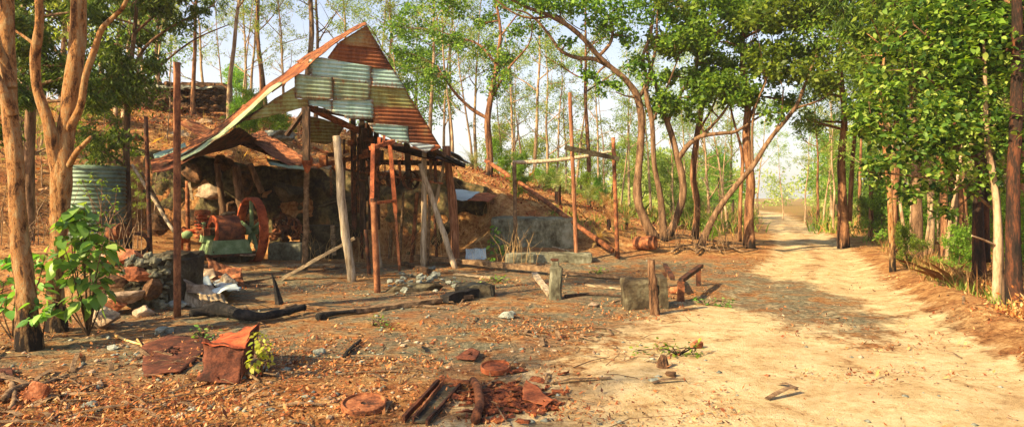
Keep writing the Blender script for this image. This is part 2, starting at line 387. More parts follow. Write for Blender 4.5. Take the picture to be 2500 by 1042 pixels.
rcen=(np.interp(GY,rYr,rXL)+rr_)/2
attr('road',np.clip(rm-.75*smooth(1.5,.7,np.hypot((GX-4.1)/1.1,(GY-11.2)/3.2)+.5*(vnoise(GX,GY,.6,41)-.5))-.45*np.exp(-((GX-rcen)/.35)**2)*smooth(7,15,GY)-.16*np.exp(-((np.abs(GX-rcen)-.85)/.16)**2)*smooth(5,9,GY),0,1))  # first cut clears the sand where tree shade is painted on the track
ash_shade_m=smooth(.3,-.3,GX-rcen)*smooth(5.2,6.6,GY)*smooth(17.5,15.5,GY)*smooth(-6.5,-5,GX)*(1-rm*.55)
ash_shade_m=np.maximum(ash_shade_m,smooth(1.6,.9,np.hypot((GX-4.2)/1.3,(GY-11)/3.2))*1.0)  # oval of tree shade on the track, painted in the ash colour
attr('ash',ash_shade_m)  # yard ash plus the painted shade oval
litm=np.clip((1-rm)*(.5+.45*smooth(.2,1,GX-rr_)+.7*hilly+.5*smooth(6.5,5.2,GY)+.35*smooth(14,17,GY)),0,1)+rm*(.26+.25*smooth(12,18,GY))
attr('litter',litm)
attr('green',np.clip(smooth(.3,3,GX-rr_)*smooth(5,9,GY)*.9+smooth(30,45,GY)*(1-rm)*.45+.25*smooth(20,24,GY)*smooth(-2,1,GX)*(1-rm),0,1))
road_done=True
# ------------------------------------------------------------------ leaves
def leaves(P,size,asp=.42,hang=.5,spread=1.0,flat=None):
    """diamond leaves at points P (n,3)"""
    n=len(P); d=rs.normal(size=(n,3)); d/=np.linalg.norm(d,axis=1)[:,None]
    d[:,2]=d[:,2]*(1-hang)-hang*1.0
    if flat: d[:,2]*=flat
    d/=np.linalg.norm(d,axis=1)[:,None]
    s=rs.normal(size=(n,3)); 
    if flat: s[:,2]*=flat
    s-=d*(s*d).sum(1)[:,None]; s/=np.linalg.norm(s,axis=1)[:,None]
    ln=(size*rs.uniform(.6,1.4,n))[:,None]
    nrm=np.cross(d,s)
    a=P; b=P+d*ln*.45+s*ln*asp/2+nrm*ln*.06; c=P+d*ln; e=P+d*ln*.45-s*ln*asp/2+nrm*ln*.06
    v=np.stack([a,b,c,e],1).reshape(-1,3); f=np.arange(4*n).reshape(n,4)
    return v,f
def clouds(cl,clump=.35,per=14):
    """cl: list of (centre, radius(3 or 1), n) -> points gathered in small sprays"""
    out=[]
    for c,r,n in cl:
        k=max(1,int(n/per)); r=np.array([r]*3) if not hasattr(r,'__len__') else np.array(r)
        q=rs.normal(size=(k,3)); q/=np.linalg.norm(q,axis=1)[:,None]; q*=(rs.uniform(0,1,k)**.45)[:,None]
        cc=np.array(c)+q*r
        pts=np.repeat(cc,per,0)+rs.normal(size=(k*per,3))*clump*r.mean()*.5
        out.append(pts)
    return np.concatenate(out)
def crown_mesh(name,P,size,mat,parent,**k):
    if k.get('hang')=='broad':
        P=[Vector(p) for p in P for _ in (0,1,2)]
        P=[p+Vector((R.gauss(0,.07),R.gauss(0,.07),R.gauss(0,.03))) for p in P]
        D=[Vector((R.gauss(0,1),R.gauss(0,1),R.gauss(-.3,.45))) for _ in P]
        return mk(name,broadleaf(P,D,size,.6),mat,parent=parent,smooth=True,tint=np.repeat(rs.uniform(0,1,len(P)),10))
    v,f=leaves(P,size,**k); return mk(name,(v,f),mat,parent=parent,tint=rs.uniform(0,1,len(f)))
def spline(pts,sub=6):
    """catmull-rom through list of (Vector,r)"""
    out=[]; n=len(pts)
    for i in range(n-1):
        p0=pts[max(i-1,0)];p1=pts[i];p2=pts[i+1];p3=pts[min(i+2,n-1)]
        for j in range(sub):
            t=j/sub
            q=.5*((2*p1[0])+(p2[0]-p0[0])*t+(2*p0[0]-5*p1[0]+4*p2[0]-p3[0])*t*t+(3*p1[0]-p0[0]-3*p2[0]+p3[0])*t**3)
            out.append((q,p1[1]*(1-t)+p2[1]*t))
    out.append(pts[-1]); return out
def branch(mb,pts,n=8,sub=6,rough=.12,seed=0):
    if n>=14: sub=14; n=22; rough=.22
    sp=spline(pts,sub); mb.tube([a for a,_ in sp],[r for _,r in sp],n,rough,seed); return sp
def custom_tree(name,label,cat,bark,paths,cl,leaf,lsize,group=None,twigs=True,hang=.5,asp=.45,flat=None,n=10,char=None,clump=.4):
    """paths [(px,py,Y,width_px)...]; cl [(px,py,Y,r_px,count)]"""
    wk=.86 if name in('ironwood_tree','stringybark_tree') else 1
    if name=='ironwood_tree' and paths[0][0][2]<17.5:
        ky=1.2 if paths[0][0][2]<16.5 else 1.08; paths=[[(a,b,c*ky,w) for a,b,c,w in p] for p in paths]; cl=[(a,b,c*ky,r,k) for a,b,c,r,k in cl]; lsize*=1.15
    W3=[[(W(a,b,c),wk*w/2*c/F) for a,b,c,w in p] for p in paths]
    b=W3[0][0][0]; base=(b.x,b.y,h(b.x,b.y)-.02)
    t=thing(name,label,cat,base,group); tm=MB(); nodes=[]
    for i,p in enumerate(W3):
        q=list(p)
        if i==0: q[0]=(Vector(base)-Vector((0,0,.1)),p[0][1]*1.25)
        nodes+=branch(tm,q,n if i==0 else max(6,n-3),seed=R.uniform(0,9))
    C=[(W(a,b2,c),r*c/F,k) for a,b2,c,r,k in cl]
    tw=[]
    if twigs:
        for c,r,k in C:
            nn=min(nodes,key=lambda q:(q[0]-c).length+max(0,(q[0].z-c.z))*.4)
            nt_=max(3,int(r*6))
            mid=nn[0].lerp(c,.55)+Vector((R.uniform(-.1,.1),R.uniform(-.1,.1),R.uniform(-.05,.15)))*r
            r0=min(nn[1]*.7,.035+.02*r)
            branch(tm,[(nn[0],r0),(mid,r0*.7),(c,r0*.4)],5,4,.1)
            for _ in range(nt_):
                d=Vector((R.gauss(0,1),R.gauss(0,1),R.gauss(0,.8))); d.normalize()
                s0=mid.lerp(c,R.uniform(.2,1)); e=c+d*r*.85
                branch(tm,[(s0,r0*.35),(s0.lerp(e,.5)+Vector((0,0,.08*r)),r0*.22),(e,.003)],4,3,0)
    mk('trunk',tm,bark,parent=t,smooth=True)
    if C:
        P=clouds([(c,(r,r,r*.75),k) for c,r,k in C],clump)
        crown_mesh('crown',P,lsize,leaf,t,hang=hang,asp=asp,flat=flat)
    return t
def gen_tree(name,seed,H,r0,lo,spread,nl,lsize,bark,leaf,limbs=9,lean=.06,hang=.6,asp=.3,crad=.5,up=.8,fork=0):
    q=random.Random(seed); t=thing(name,None,'tree',(0,0,0)); tm=MB(); cen=[]
    pts=[]; x=y=0.; dx,dy=q.uniform(-lean,lean),q.uniform(-lean,lean)
    for i in range(8):
        f=i/7; pts.append((Vector((x,y,H*f-.15*(i==0))),r0*(1-.86*f)*(1.25 if i==0 else 1)))
        x+=dx*H/7+q.uniform(-.03,.03)*H*.35; y+=dy*H/7+q.uniform(-.03,.03)*H*.35
        dx+=q.uniform(-.03,.03); dy+=q.uniform(-.03,.03)
    sp=branch(tm,pts,8,3,.1,seed)
    def limb(s,d,ln,r,lev):
        p=s; ps=[(p,r)]; d=d.normalized()
        for k in range(4):
            d=(d+Vector((q.uniform(-.3,.3),q.uniform(-.3,.3),q.uniform(-.1,.25)*up))).normalized()
            p=p+d*ln/4; ps.append((p,r*(1-.22*(k+1))))
        branch(tm,ps,5 if lev==0 else 4,2,.05)
        if lev<1:
            for k in range(q.randint(3,5)):
                j=q.randint(1,4); dd=(d*.5+Vector((q.uniform(-1,1),q.uniform(-1,1),q.uniform(-.25,.8)))).normalized()
                limb(ps[j][0],dd,ln*q.uniform(.35,.6),max(ps[j][1]*.6,.008),lev+1)
        cen.append((ps[-1][0],crad*q.uniform(.6,1.2)))
        if lev==0: cen.append((ps[2][0]+Vector((0,0,.1)),crad*q.uniform(.4,.8)))
    for i in range(limbs):
        f=lo+(1-lo)*(i+q.uniform(0,.8))/limbs; f=min(f,.99)
        k=f*(len(sp)-1); a=sp[int(k)]
        an=i*2.4+q.uniform(-.6,.6)
        d=Vector((math.cos(an),math.sin(an),q.uniform(.25,1.0)*up))
        limb(a[0],d,spread*(1.15-.75*(f-lo)/(1-lo))*q.uniform(.7,1.2),max(a[1]*.6,.012),0)
    cen.append((sp[-1][0],crad))
    mk('trunk',tm,bark,parent=t,smooth=True)
    if nl:
        tot=sum(r**2 for _,r in cen)
        P=clouds([(c,(r,r,r*.8),int(nl*r*r/tot)+8) for c,r in cen],.5,12)
        crown_mesh('crown',P,lsize,leaf,t,hang=hang,asp=asp)
    return t
# ------------------------------------------------------------------ the shed
def Zc(x,y): return (340+x/1.8275,30+y/1.8275)
GA=.5
def gableY(px): return 15/(1-GA*(px-1250)/F)
def gp(px,py): return W(px,py,gableY(px))
def corr(poly,mat,parent,name='wall_sheet',off=0,lam=.078,amp=.011,sub=6,label=None,plane=gp,nrm=None,tilt=0):
    """corrugated sheet with horizontal flutes cut to an outline on the gable plane"""
    P=[plane(*q) for q in poly]
    n=nrm or Vector((-GA,-1,0)).normalized()*-1
    n=Vector((GA,-1,0)).normalized()
    s=Vector((-n.y,n.x,0)).normalized()
    if s.x<0: s=-s
    o=P[0]; q2=[((p-o).dot(s),p.z+tilt*(p-o).dot(s)) for p in P]
    z0=min(b for a,b in q2)+1e-4; z1=max(b for a,b in q2)-1e-4
    k0=math.floor(z0/lam*sub); k1=math.ceil(z1/lam*sub); rows=[]
    for k in range(k0,k1+1):
        z=min(max(k*lam/sub,z0),z1); xs=[]
        for i in range(len(q2)):
            a,b=q2[i],q2[(i+1)%len(q2)]
            if (a[1]-z)*(b[1]-z)<=0 and abs(a[1]-b[1])>1e-9:
                xs.append(a[0]+(b[0]-a[0])*(z-a[1])/(b[1]-a[1]))
        if len(xs)>=2: rows.append((z,min(xs),max(xs)))
    vs=[];fs=[];m_=10; sd=R.uniform(0,50)
    for z,a,b in rows:
        for j in range(m_+1):
            x=a+(b-a)*j/m_
            d=amp*math.sin(2*math.pi*z/lam)+off+.05*noise.noise(Vector((x*1.3+sd,z*1.9,0)))
            if j in(0,m_): d+=.008*noise.noise(Vector((x,z*9,sd)))
            p=o+s*x+n*d; p.z=z-tilt*x; vs.append(p)
    w=m_+1
    for i in range(len(rows)-1):
        for j in range(m_): fs.append([i*w+j,i*w+j+1,i*w+w+j+1,i*w+w+j])
    mb=MB().add(vs,fs); ob=mk(name,mb,mat,parent=parent,smooth=True,label=label)
    ev=[]
    for z,a,b in rows:
        for j in range(m_+1):
            dz=min(z-rows[0][0],(rows[-1][0]-z)*2.2); dx=min(j,m_-j)/m_*(b-a)*1.6; ev.append(max(0,1-min(dz,dx)/.22)*.62)
    at_=ob.data.attributes.new('edge','FLOAT','POINT'); at_.data.foreach_set('value',ev)
    sm=ob.modifiers.new('thickness','SOLIDIFY'); sm.thickness=.0025
    return ob
shed=thing('mine_shed','tumbledown rusted corrugated iron shed with a tall patchwork gable against the stone bank','shed',(-5,13.4,0))

def ZP(*a): return [Zc(x,y) for x,y in a]
T_=[
(ZP((1015,58),(888,136),(930,150),(1000,158),(1068,166)),'sheet_brown',.02,'pale brown top wall sheet'),
(ZP((886,138),(838,205),(900,222),(1030,246),(1133,262),(1064,162),(980,150)),'sheet_rust',.00,'rust streaked wall sheet'),
(ZP((812,203),(752,212),(756,252),(770,294),(860,305),(1034,328),(1034,243),(900,220)),'zinc_teal',.04,'teal wall sheet'),
(ZP((1034,245),(1034,330),(1188,345),(1133,260)),'zinc_teal',.02,'pale teal wall sheet'),
(ZP((862,292),(800,287),(700,277),(690,290),(692,384),(760,392),(862,392)),'zinc_green',.065,'grey green wall sheet'),
(ZP((862,292),(862,392),(1026,393),(1030,324)),'zinc_green',.05,'grey green wall sheet'),
(ZP((1026,326),(1022,392),(1046,424),(1240,434),(1188,342)),'sheet_olive',.0,'olive wall sheet'),
(ZP((752,384),(752,416),(810,422),(860,448),(862,392)),'zinc_teal',.025,'ragged teal wall sheet'),
(ZP((860,390),(860,450),(912,458),(915,474),(1044,480),(1044,388)),'zinc_teal',.03,'ragged teal wall sheet'),
(ZP((1044,422),(1044,497),(1200,508),(1288,508),(1240,432)),'sheet_rust',.012,'dark rust wall sheet'),
(ZP((1018,495),(1040,532),(1110,560),(1160,584),(1202,586),(1200,505)),'zinc_teal',.035,'torn pale wall sheet'),
(ZP((1200,503),(1198,586),(1260,596),(1338,600),(1286,503)),'sheet_rust',.025,'dark rust wall sheet'),
]
for po,ma,of,la in T_: corr(po,ma,shed,off=of,label=la)
corr(ZP((1183,578),(1226,603),(1275,628),(1315,600),(1316,592)),'zinc_pale',shed,off=.06,label='bent pale wall sheet',tilt=-.12)
corr(ZP((1290,588),(1285,606),(1300,622),(1345,604),(1335,592)),'rust_bright',shed,off=.03)
corr(ZP((692,334),(600,388),(472,486),(560,470),(660,446),(752,420),(752,392),(700,386)),'sheet_olive',shed,off=.02,label='olive wall sheet under the left slope',tilt=-.1)
def gp2(px,py): return W(px,py,gableY(px)+2.6)
corr(ZP((756,462),(757,560),(765,580),(835,590),(880,572),(905,530),(920,508),(830,478)),'sheet_olive',shed,off=0,plane=gp2,label='olive sheet on the far side of the shed')
# roof: strip of old sheets down the left slope
Fz=[(1017,62),(958,92),(900,128),(848,172),(800,205),(745,258),(672,312),(600,362),(530,424),(470,482),(415,530),(362,572),(300,612),(232,652),(178,686),(118,706),(60,716)]
Bz=[(1013,50),(950,78),(872,120),(800,168),(742,202),(692,236),(628,286),(560,333),(490,396),(425,455),(372,500),(318,540),(250,566),(190,596),(130,618),(84,634),(46,646)]
def lerp2(A,t):
    k=t*(len(A)-1);i=min(int(k),len(A)-2);f=k-i; return (A[i][0]*(1-f)+A[i+1][0]*f,A[i][1]*(1-f)+A[i+1][1]*f)
def roofpt(t,u,off=0):
    f=Zc(*lerp2(Fz,t));b=Zc(*lerp2(Bz,t)); a=W(*f,gableY(f[0])-.12); c=W(*b,gableY(b[0])+1.55)
    return a.lerp(c,u)+Vector((-.3,0,1)).normalized()*off
def roofsheet(t0,t1,u0,u1,mat,off,label=None,parent=shed,nw=22,name='roof_sheet',skew=0,curl=0):
    mb=MB();vs=[];fs=[];nu=max(6,int(nw*(u1-u0)*6));ns=26;sd=R.uniform(0,99)
    for i in range(ns+1):
        for j in range(nu+1):
            v=j/nu; tt=t0+(t1-t0)*i/ns+skew*v+.006*noise.noise(Vector((v*9,sd,0)))*(i in(0,ns)); u=u0+(u1-u0)*v
            d=off+.012*math.sin(u*nw*2*math.pi)+.03*noise.noise(Vector((tt*14+sd,u*3,0)))+curl*(i/ns)**2
            vs.append(roofpt(min(max(tt,0),1),u,d))
    for i in range(ns):
        for j in range(nu): a=i*(nu+1)+j; fs.append([a,a+1,a+nu+2,a+nu+1])
    ob=mk(name,MB().add(vs,fs),mat,parent=parent,smooth=True,label=label)
    sm=ob.modifiers.new('thickness','SOLIDIFY'); sm.thickness=.0025
for a in [(0,.30,.0,1,'rust',.03,'brown roof sheet at the ridge'),(.27,.56,.35,1,'sheet_rust',.0,'rusted roof sheet'),(.26,.44,0,.42,'sheet_rust',.03,None),
          (.40,.66,0,.30,'zinc_green',.06,'pale green roof sheet lying along the edge'),(.52,.78,.2,1,'rust',.03,'brown buckled roof sheet'),
          (.64,.86,0,.35,'zinc_green',.05,'pale grey roof sheet bent over the edge'),(.74,1,.3,.72,'sheet_rust',.02,'rusted roof sheet at the drooping corner'),(.8,.97,.7,1,'zinc_teal',.03,'teal roof sheet at the drooping corner'),(.8,1.0,0,.33,'sheet_rust',.0,None)]:
    roofsheet(*a[:7])
# right slope behind the gable, and ridge
def quadsheet(P,mat,parent,name='roof_sheet',nw=20,ns=10,label=None,amp=.012,wob=.04,**k):
    """corrugated sheet over four corners; flutes run from edge P0P1 to P3P2"""
    P=[Vector(p) for p in P]; nu=nw*6;vs=[];fs=[];n=(P[1]-P[0]).cross(P[3]-P[0]).normalized();sd=R.uniform(0,99)
    for i in range(ns+1):
        for j in range(nu+1):
            u=j/nu;v=i/ns; p=P[0]*(1-u)*(1-v)+P[1]*u*(1-v)+P[2]*u*v+P[3]*(1-u)*v
            e=.02*noise.noise(Vector((u*12,sd,3)))*(P[3]-P[0]).length*(1 if i==ns else (-1 if i==0 else 0))
            vs.append(p+n*(amp*math.sin(u*nw*2*math.pi)+wob*noise.noise(Vector((u*2.4+sd,v*2.4,0))))+(P[3]-P[0]).normalized()*e)
    for i in range(ns):
        for j in range(nu): a=i*(nu+1)+j; fs.append([a,a+1,a+nu+2,a+nu+1])
    ob=mk(name,MB().add(vs,fs),mat,parent=parent,smooth=True,label=label,**k)
    sm=ob.modifiers.new('thickness','SOLIDIFY'); sm.thickness=.0025
    return ob
apex=gp(895,63); rb=gp(1072,360); dback=Vector((-.16,1,-.07))*3.4; dn=Vector((.06,0,0))
lb=gp(742,186)
quadsheet([apex,apex+dback,rb+dback,rb],'sheet_rust',shed,nw=40,label='steep right hand roof slope')
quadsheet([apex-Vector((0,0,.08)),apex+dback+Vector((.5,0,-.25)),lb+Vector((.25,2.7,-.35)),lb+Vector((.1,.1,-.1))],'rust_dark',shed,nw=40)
# timber frame
def beam(a,b,w,t,mat='timber_dark',parent=shed,name='beam',**k):
    return mk(name,MB().plank(a,b,w,t,jit=.004),mat,parent=parent,**k)
def post(px0,py0,px1,py1,Y,wpx,mat,parent=None,name='post',rough=.1,n=9,bend=0,Y2=None,taper=.85,label=None,cat=None,group=None,ground_=True,topj=.3):
    """upright pole drawn from its top to its foot on the ground"""
    Y2=Y2 or Y; a=W(px0,py0,Y2); b=W(px1,py1,Y)
    if ground_: b.z=min(b.z,h(b.x,b.y)-.06)
    r=wpx/2*Y/F; mb=MB(); k=12; pts=[]
    for i in range(k+1):
        f=i/k; p=b.lerp(a,f); p.x+=bend*math.sin(f*math.pi)+ (R.uniform(-1,1)*.15*r if rough>.05 and 0<i<k else 0); pts.append(p)
    if topj: pts[-1]=pts[-1]
    mb.tube(pts,[r*(1-(1-taper)*i/k) for i in range(k+1)],n,rough,R.uniform(0,50))
    return mk(name,mb,mat,parent=parent,smooth=n>6 and rough>.05 or n>8,label=label,cat=cat,group=group,loc=None if parent else (b.x,b.y,b.z+.06))
beam(W(748,262,12.95),W(748,392,12.95),.12,.12,name='corner_post',mat='timber_dark')
beam(gp(752,262)+Vector((0,.15,0)),W(872,318,14.2),.13,.09,mat='rust',name='beam')
beam(gp(895,70)+Vector((0,.1,-.03)),rb+Vector((0,.1,-.02)),.09,.05,mat='timber_dark',name='rafter')
beam(gp(893,74)+Vector((0,.16,-.05)),gp(745,196)+Vector((0,.16,0)),.09,.05,name='rafter')
beam(gp(745,190)+Vector((0,.3,0)),roofpt(.98,.25,-.07),.09,.05,name='rafter')
beam(gp(752,262)+Vector((0,.2,0)),gp(905,290)+Vector((0,.2,0)),.11,.08,name='beam')
beam(gp(900,292)+Vector((0,.2,0)),gp(1085,378)+Vector((0,.2,0)),.11,.08,name='beam')
beam(W(905,395,16.6),W(1110,400,16.4),.14,.12,name='beam',mat='timber_dark')
beam(W(990,300,15.6),W(1000,460,15.6),.12,.12,name='stud',mat='timber_dark')
beam(W(1065,372,15.2),W(1132,404,15.4),.35,.06,name='beam',mat='charred')
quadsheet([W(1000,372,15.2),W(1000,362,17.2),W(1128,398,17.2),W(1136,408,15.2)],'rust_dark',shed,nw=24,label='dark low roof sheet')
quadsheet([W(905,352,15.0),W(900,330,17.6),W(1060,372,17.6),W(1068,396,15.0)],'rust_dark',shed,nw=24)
quadsheet([W(1110,372,16.2),W(1072,362,17.6),W(1122,392,17.6),W(1150,402,16.2)],'zinc_pale',shed,nw=8)
# fallen sheets under the left slope
fs_=thing('fallen_roof_sheets','rusty roof sheets slumped onto the stone bank behind the shed opening','sheet iron',W(650,380,17.2))
quadsheet([W(560,345,18.6),W(640,318,19.8),W(745,384,18.6),W(735,408,17.2)],'rust',fs_,name='sheet',nw=16)
quadsheet([W(620,352,17.9),W(640,352,18.9),W(742,396,18.2),W(720,412,17.0)],'sheet_rust',fs_,name='sheet',nw=12)
quadsheet([W(660,404,16.9),W(650,388,18.2),W(745,402,18.0),W(750,416,16.6)],'zinc_green',fs_,name='sheet',nw=12)
quadsheet([W(430,300,18.9),W(470,292,20.0),W(560,345,19.6),W(520,352,18.2)],'sheet_rust',fs_,name='sheet',nw=12)
beam(W(760,250,18),W(700,330,18.6),.12,.08,mat='timber_dark',parent=fs_)
# dark sheet added to stand for the shade in the left bay (leans from the eave to the bank)
quadsheet([roofpt(.60,.45,-.1),W(640,338,18.9),W(432,392,18.9),roofpt(.9,.45,-.1)],'rust_dark',shed,nw=34,wob=.14,label='dark sheet added as the shade of the left bay')
# ------------------------------------------------------------------ retaining wall of the cutting
rw=thing('stone_retaining_wall','dark rough stone retaining wall shored up behind the engine and the posts','wall',(-5.5,18.6,0))
mb=MB(); nxw,nzw=150,34; vs=[];fs=[]
for j in range(nzw+1):
    for i in range(nxw+1):
        x=-11.3+10.6*i/nxw; top=h(x,19.1)+.05; z=-.1+(top+.1)*j/nzw
        d=.28*noise.noise(Vector((x*.9,z*.9,2)))+.16*noise.noise(Vector((x*2.6,z*2.6,5)))
        cell=noise.voronoi(Vector((x*1.25,z*1.7,0)))[0]
        d+=.3*min(cell[1]-cell[0],.45)*(1 if x<-5 else .35)
        vs.append((x,18.62-d+.1*z,z+.04*noise.noise(Vector((x*3,z*3,9)))))
for j in range(nzw):
    for i in range(nxw): a=j*(nxw+1)+i; fs.append([a,a+1,a+nxw+2,a+nxw+1])
k0=len(vs)
for i in range(nxw+1):
    x=-11.3+10.6*i/nxw; vs.append((x,19.5,h(x,19.5)-.03))
for i in range(nxw): fs.append([nzw*(nxw+1)+i,nzw*(nxw+1)+i+1,k0+i+1,k0+i])
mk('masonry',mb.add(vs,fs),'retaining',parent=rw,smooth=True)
def boulder(px,py,Y,w,hh,mat,seed,parent=None,name='boulder',d=.6,**k):
    c=W(px,py,Y); s=Y/F/2
    return mk(name,MB().rock(c,(w*s,w*s*d,hh*s),seed,rot=R.uniform(-.4,.4)),mat,parent=parent,smooth=False,**k)
for i,(px,py,w,hh,ma) in enumerate([(508,470,95,44,'stone_tan'),(470,420,70,60,'stone_brown'),(545,400,60,45,'stone_brown'),(600,440,55,80,'stone_brown'),(560,510,60,50,'stone_brown'),(470,530,70,50,'stone_brown'),(700,470,90,70,'concrete_dark'),(690,540,70,50,'stone_brown'),(850,500,60,60,'concrete_dark')]):
    boulder(px,py,18.35,w*1.05,hh*1.05,ma,100+i,parent=rw,name='stone',d=.45)
boulder(675,335,19.9,130,50,'stone_grey',131,name='boulder',label='big pale boulder on the bank seen under the gable',cat='boulder')
boulder(385,545,17.2,60,60,'stone_brown',133,name='boulder',label='dark boulder in the corner behind the tall rusty pole',cat='boulder')
for i,(x0,y0,x1,y1,wd) in enumerate([(530,400,550,560,17),(575,405,592,520,22),(610,400,640,470,15)]):
    post(x0,y0,x1,y1,18.0,wd,'bark_brown',parent=rw,name='shoring_log',ground_=False)
# stone terrace wall on the hill
hw=thing('hill_stone_wall','ruined dark dry stone wall on the hill crest above the shed','wall',on(430,30))
mb=MB()
for i in range(330):
    px=R.triangular(262,552,430); Y=29.6+R.uniform(-.3,.6); x=(px-1250)/F*Y
    y0=262+ (8 if px>430 else -4); t=R.random()
    z=(HC-(y0-HY)/F*Y)+t*(1.05 if px<545 else .4); z=max(z,h(x,Y)+.1) if t<.2 else z
    mb.rock((x,Y+t*.25,z),(R.uniform(.13,.3),.25,R.uniform(.09,.17)),i%23,rot=R.uniform(-.3,.3))
mk('masonry',mb,'stone_brown',parent=hw)
mb=MB()
for px in range(300,552,18):
    a=W(px,216+R.uniform(-3,3),29.6); mb.box(a,(.36,.7,.1),Matrix.Rotation(R.uniform(-.2,.2),3,'Z'),jit=.04)
mk('coping',mb,'stone_grey',parent=hw)
mb=MB(); 
for i in range(16): 
    f=i/15; mb.box(W(262+285*f,240,30.1),(.7,.5,1.25),jit=.08)
mk('core',mb,'stone_brown',parent=hw)
for i,(px,py,w,hh) in enumerate([(600,268,60,22),(640,285,50,26),(500,300,70,24),(380,300,60,22),(440,330,80,26),(330,340,60,30),(560,300,40,20)]):
    g=G(px,py); boulder(px,py,g.y,w,hh,'stone_brown' if i%2 else 'stone_tan',60+i,label=['pale slab','dark block','broad tan rock','dark low rock','long tan rock','dark rock','small tan rock'][i]+' lying on the litter of the hillside '+['right of the stone wall end','nearest the roof edge','below the stone wall','left of the tall pole','right of the tall pole','above the thin pole','under the stone wall corner'][i],cat='rock',group='rocks on the hillside')
# ------------------------------------------------------------------ posts of the ruined shed front
PG='posts of the ruined shed front'
post(750,392,744,640,14.2,15,'wood_brown',name='wooden_post',label='log post with rust red streaks under the dark corner post of the gable',cat='post',group=PG)
mk('iron_float',MB().lathe(W(750,378,14.0),(0,0,-1),[(0,.001),(0,.075),(.08,.115),(.2,.1),(.34,.05),(.4,.001)],16),'rust_bright',smooth=True,label='bright rusty iron cone hung on the log post',cat='iron fitting')
post(821,332,860,688,12.6,22,'wood_pale',name='wooden_post',label='thick pale weathered log post in front of the machinery',cat='post',group=PG,bend=-.03,rough=.16)
rp=post(912,490,922,712,11.3,16,'pole_rust',name='steel_post',rough=.01,n=14,label='dark rusty steel pipe post with an open top',cat='post',group=PG,taper=1)
mk('collar',MB().lathe(W(912,493,11.3),(0,0,1),[(0,.057),(.06,.057),(.06,.045),(0,.045)],16,True),'rust_dark',parent=rp)
fr=thing('rusty_frame','tall open rust orange steel frame like a narrow doorway in the shed','steel frame',W(940,640,13.2))
def bar(a,b,w,t,mat,parent,name): return mk(name,MB().plank(a,b,w,t,jit=.002),mat,parent=parent)
bar(W(911,352,12.6),W(908,500,12.4),.075,.06,'rust_bright',fr,'leg'); bar(W(951,342,13.2),W(966,520,13.2),.08,.05,'rust_bright',fr,'leg')
bar(W(966,520,13.2),W(976,662,13.2),.05,.05,'rust',fr,'leg')
bar(W(906,362,12.6),W(960,345,13.2),.11,.07,'rust_bright',fr,'top_bar'); bar(W(912,496,12.5),W(966,490,13.2),.06,.05,'rust_bright',fr,'cross_bar')
bar(W(925,352,12.8),W(926,335,12.8),.06,.03,'rust_bright',fr,'bracket'); bar(W(936,349,12.9),W(938,330,12.9),.05,.03,'rust_bright',fr,'bracket')
post(1036,370,1033,652,15.2,15,'wood_pale',name='wooden_post',label='straight pale post behind the leaning pole',cat='post',group=PG)
post(1052,380,1043,640,15.5,9,'wood_brown',name='wooden_post',label='thin grey brown post close behind the straight pale post',cat='post',group=PG)
post(1026,400,1114,622,14.9,15,'wood_pale',Y2=15.0,name='wooden_post',label='pale pole leaning from the straight post down to the right',cat='post',group=PG)
post(1089,357,1112,625,15.8,22,'wood_red',name='wooden_post',bend=.05,label='thick reddish brown log post right of the leaning pole',cat='post',group=PG,rough=.16)
post(1085,395,1058,520,16,9,'wood_pale',name='wooden_brace',ground_=False,parent=None,label='thin pale brace slanting behind the reddish log post',cat='brace')
post(1018,470,1004,640,16.4,10,'rust',name='iron_stake',label='slanting red iron stake among the dry weeds',cat='stake',rough=.02)
post(893,560,902,650,13.6,11,'rust_dark',name='iron_stake',label='short dark red stake beside the thick pale post',cat='stake',rough=.02)
post(902,430,930,640,15.4,9,'wood_pale',name='wooden_pole',label='thin pale pole behind the rusty frame',cat='pole',rough=.06)
post(1020,470,1008,600,17.6,9,'wood_brown',name='wooden_stake',label='brown stake below the small pulley wheel',cat='stake')
for i,(a,b,c,d) in enumerate([(985,470,975,650),(1060,500,1066,640),(955,560,950,650),(880,470,884,600)]):
    post(a,b,c,d,17.3,R.uniform(7,11),'rust_dark' if i%2 else 'wood_brown',name='wooden_stake',label=['crooked stake left of the small pulley wheel','dark stake between the leaning pole and reddish log','low stake right of the rusty frame','dark stake behind the thick pale post'][i],cat='stake')
# tall poles at the left
pl_=post(432,153,433,778,8.85,17,'pole_rust',name='steel_pole',rough=.01,n=16,label='very tall rusty steel pole standing in front of the shed roof corner',cat='pole',taper=.97)
post(356,285,368,592,12.6,11,'rust_dark',name='steel_pole',rough=.02,n=12,label='thinner dark rusty pole left of the tall pole',cat='pole')
post(312,368,320,515,13.6,10,'timber_dark',name='wooden_post',label='short dark timber post between the water tank and thin pole',cat='post',group=PG)
post(303,400,300,520,14.4,9,'timber_dark',name='wooden_post',label='dark stub post close to the water tank',cat='post',group=PG)
post(322,402,425,565,13.2,9,'wood_pale',name='wooden_pole',Y2=13.6,label='pale pole leaning down to the right behind the thin pole',cat='pole',ground_=False)
post(345,420,400,520,14,8,'wood_brown',name='wooden_pole',label='brown pole leaning behind the thin pole',cat='pole',ground_=False)
post(457,442,460,560,16.4,11,'rust',name='iron_post',rough=.02,label='short red iron post behind the tall pole',cat='post')
mk('splintered_board',MB().plank(W(462,445,16.2),W(470,488,16.2),.06,.02),'wood_plank',label='pale splintered board hanging beside the short red post',cat='board')
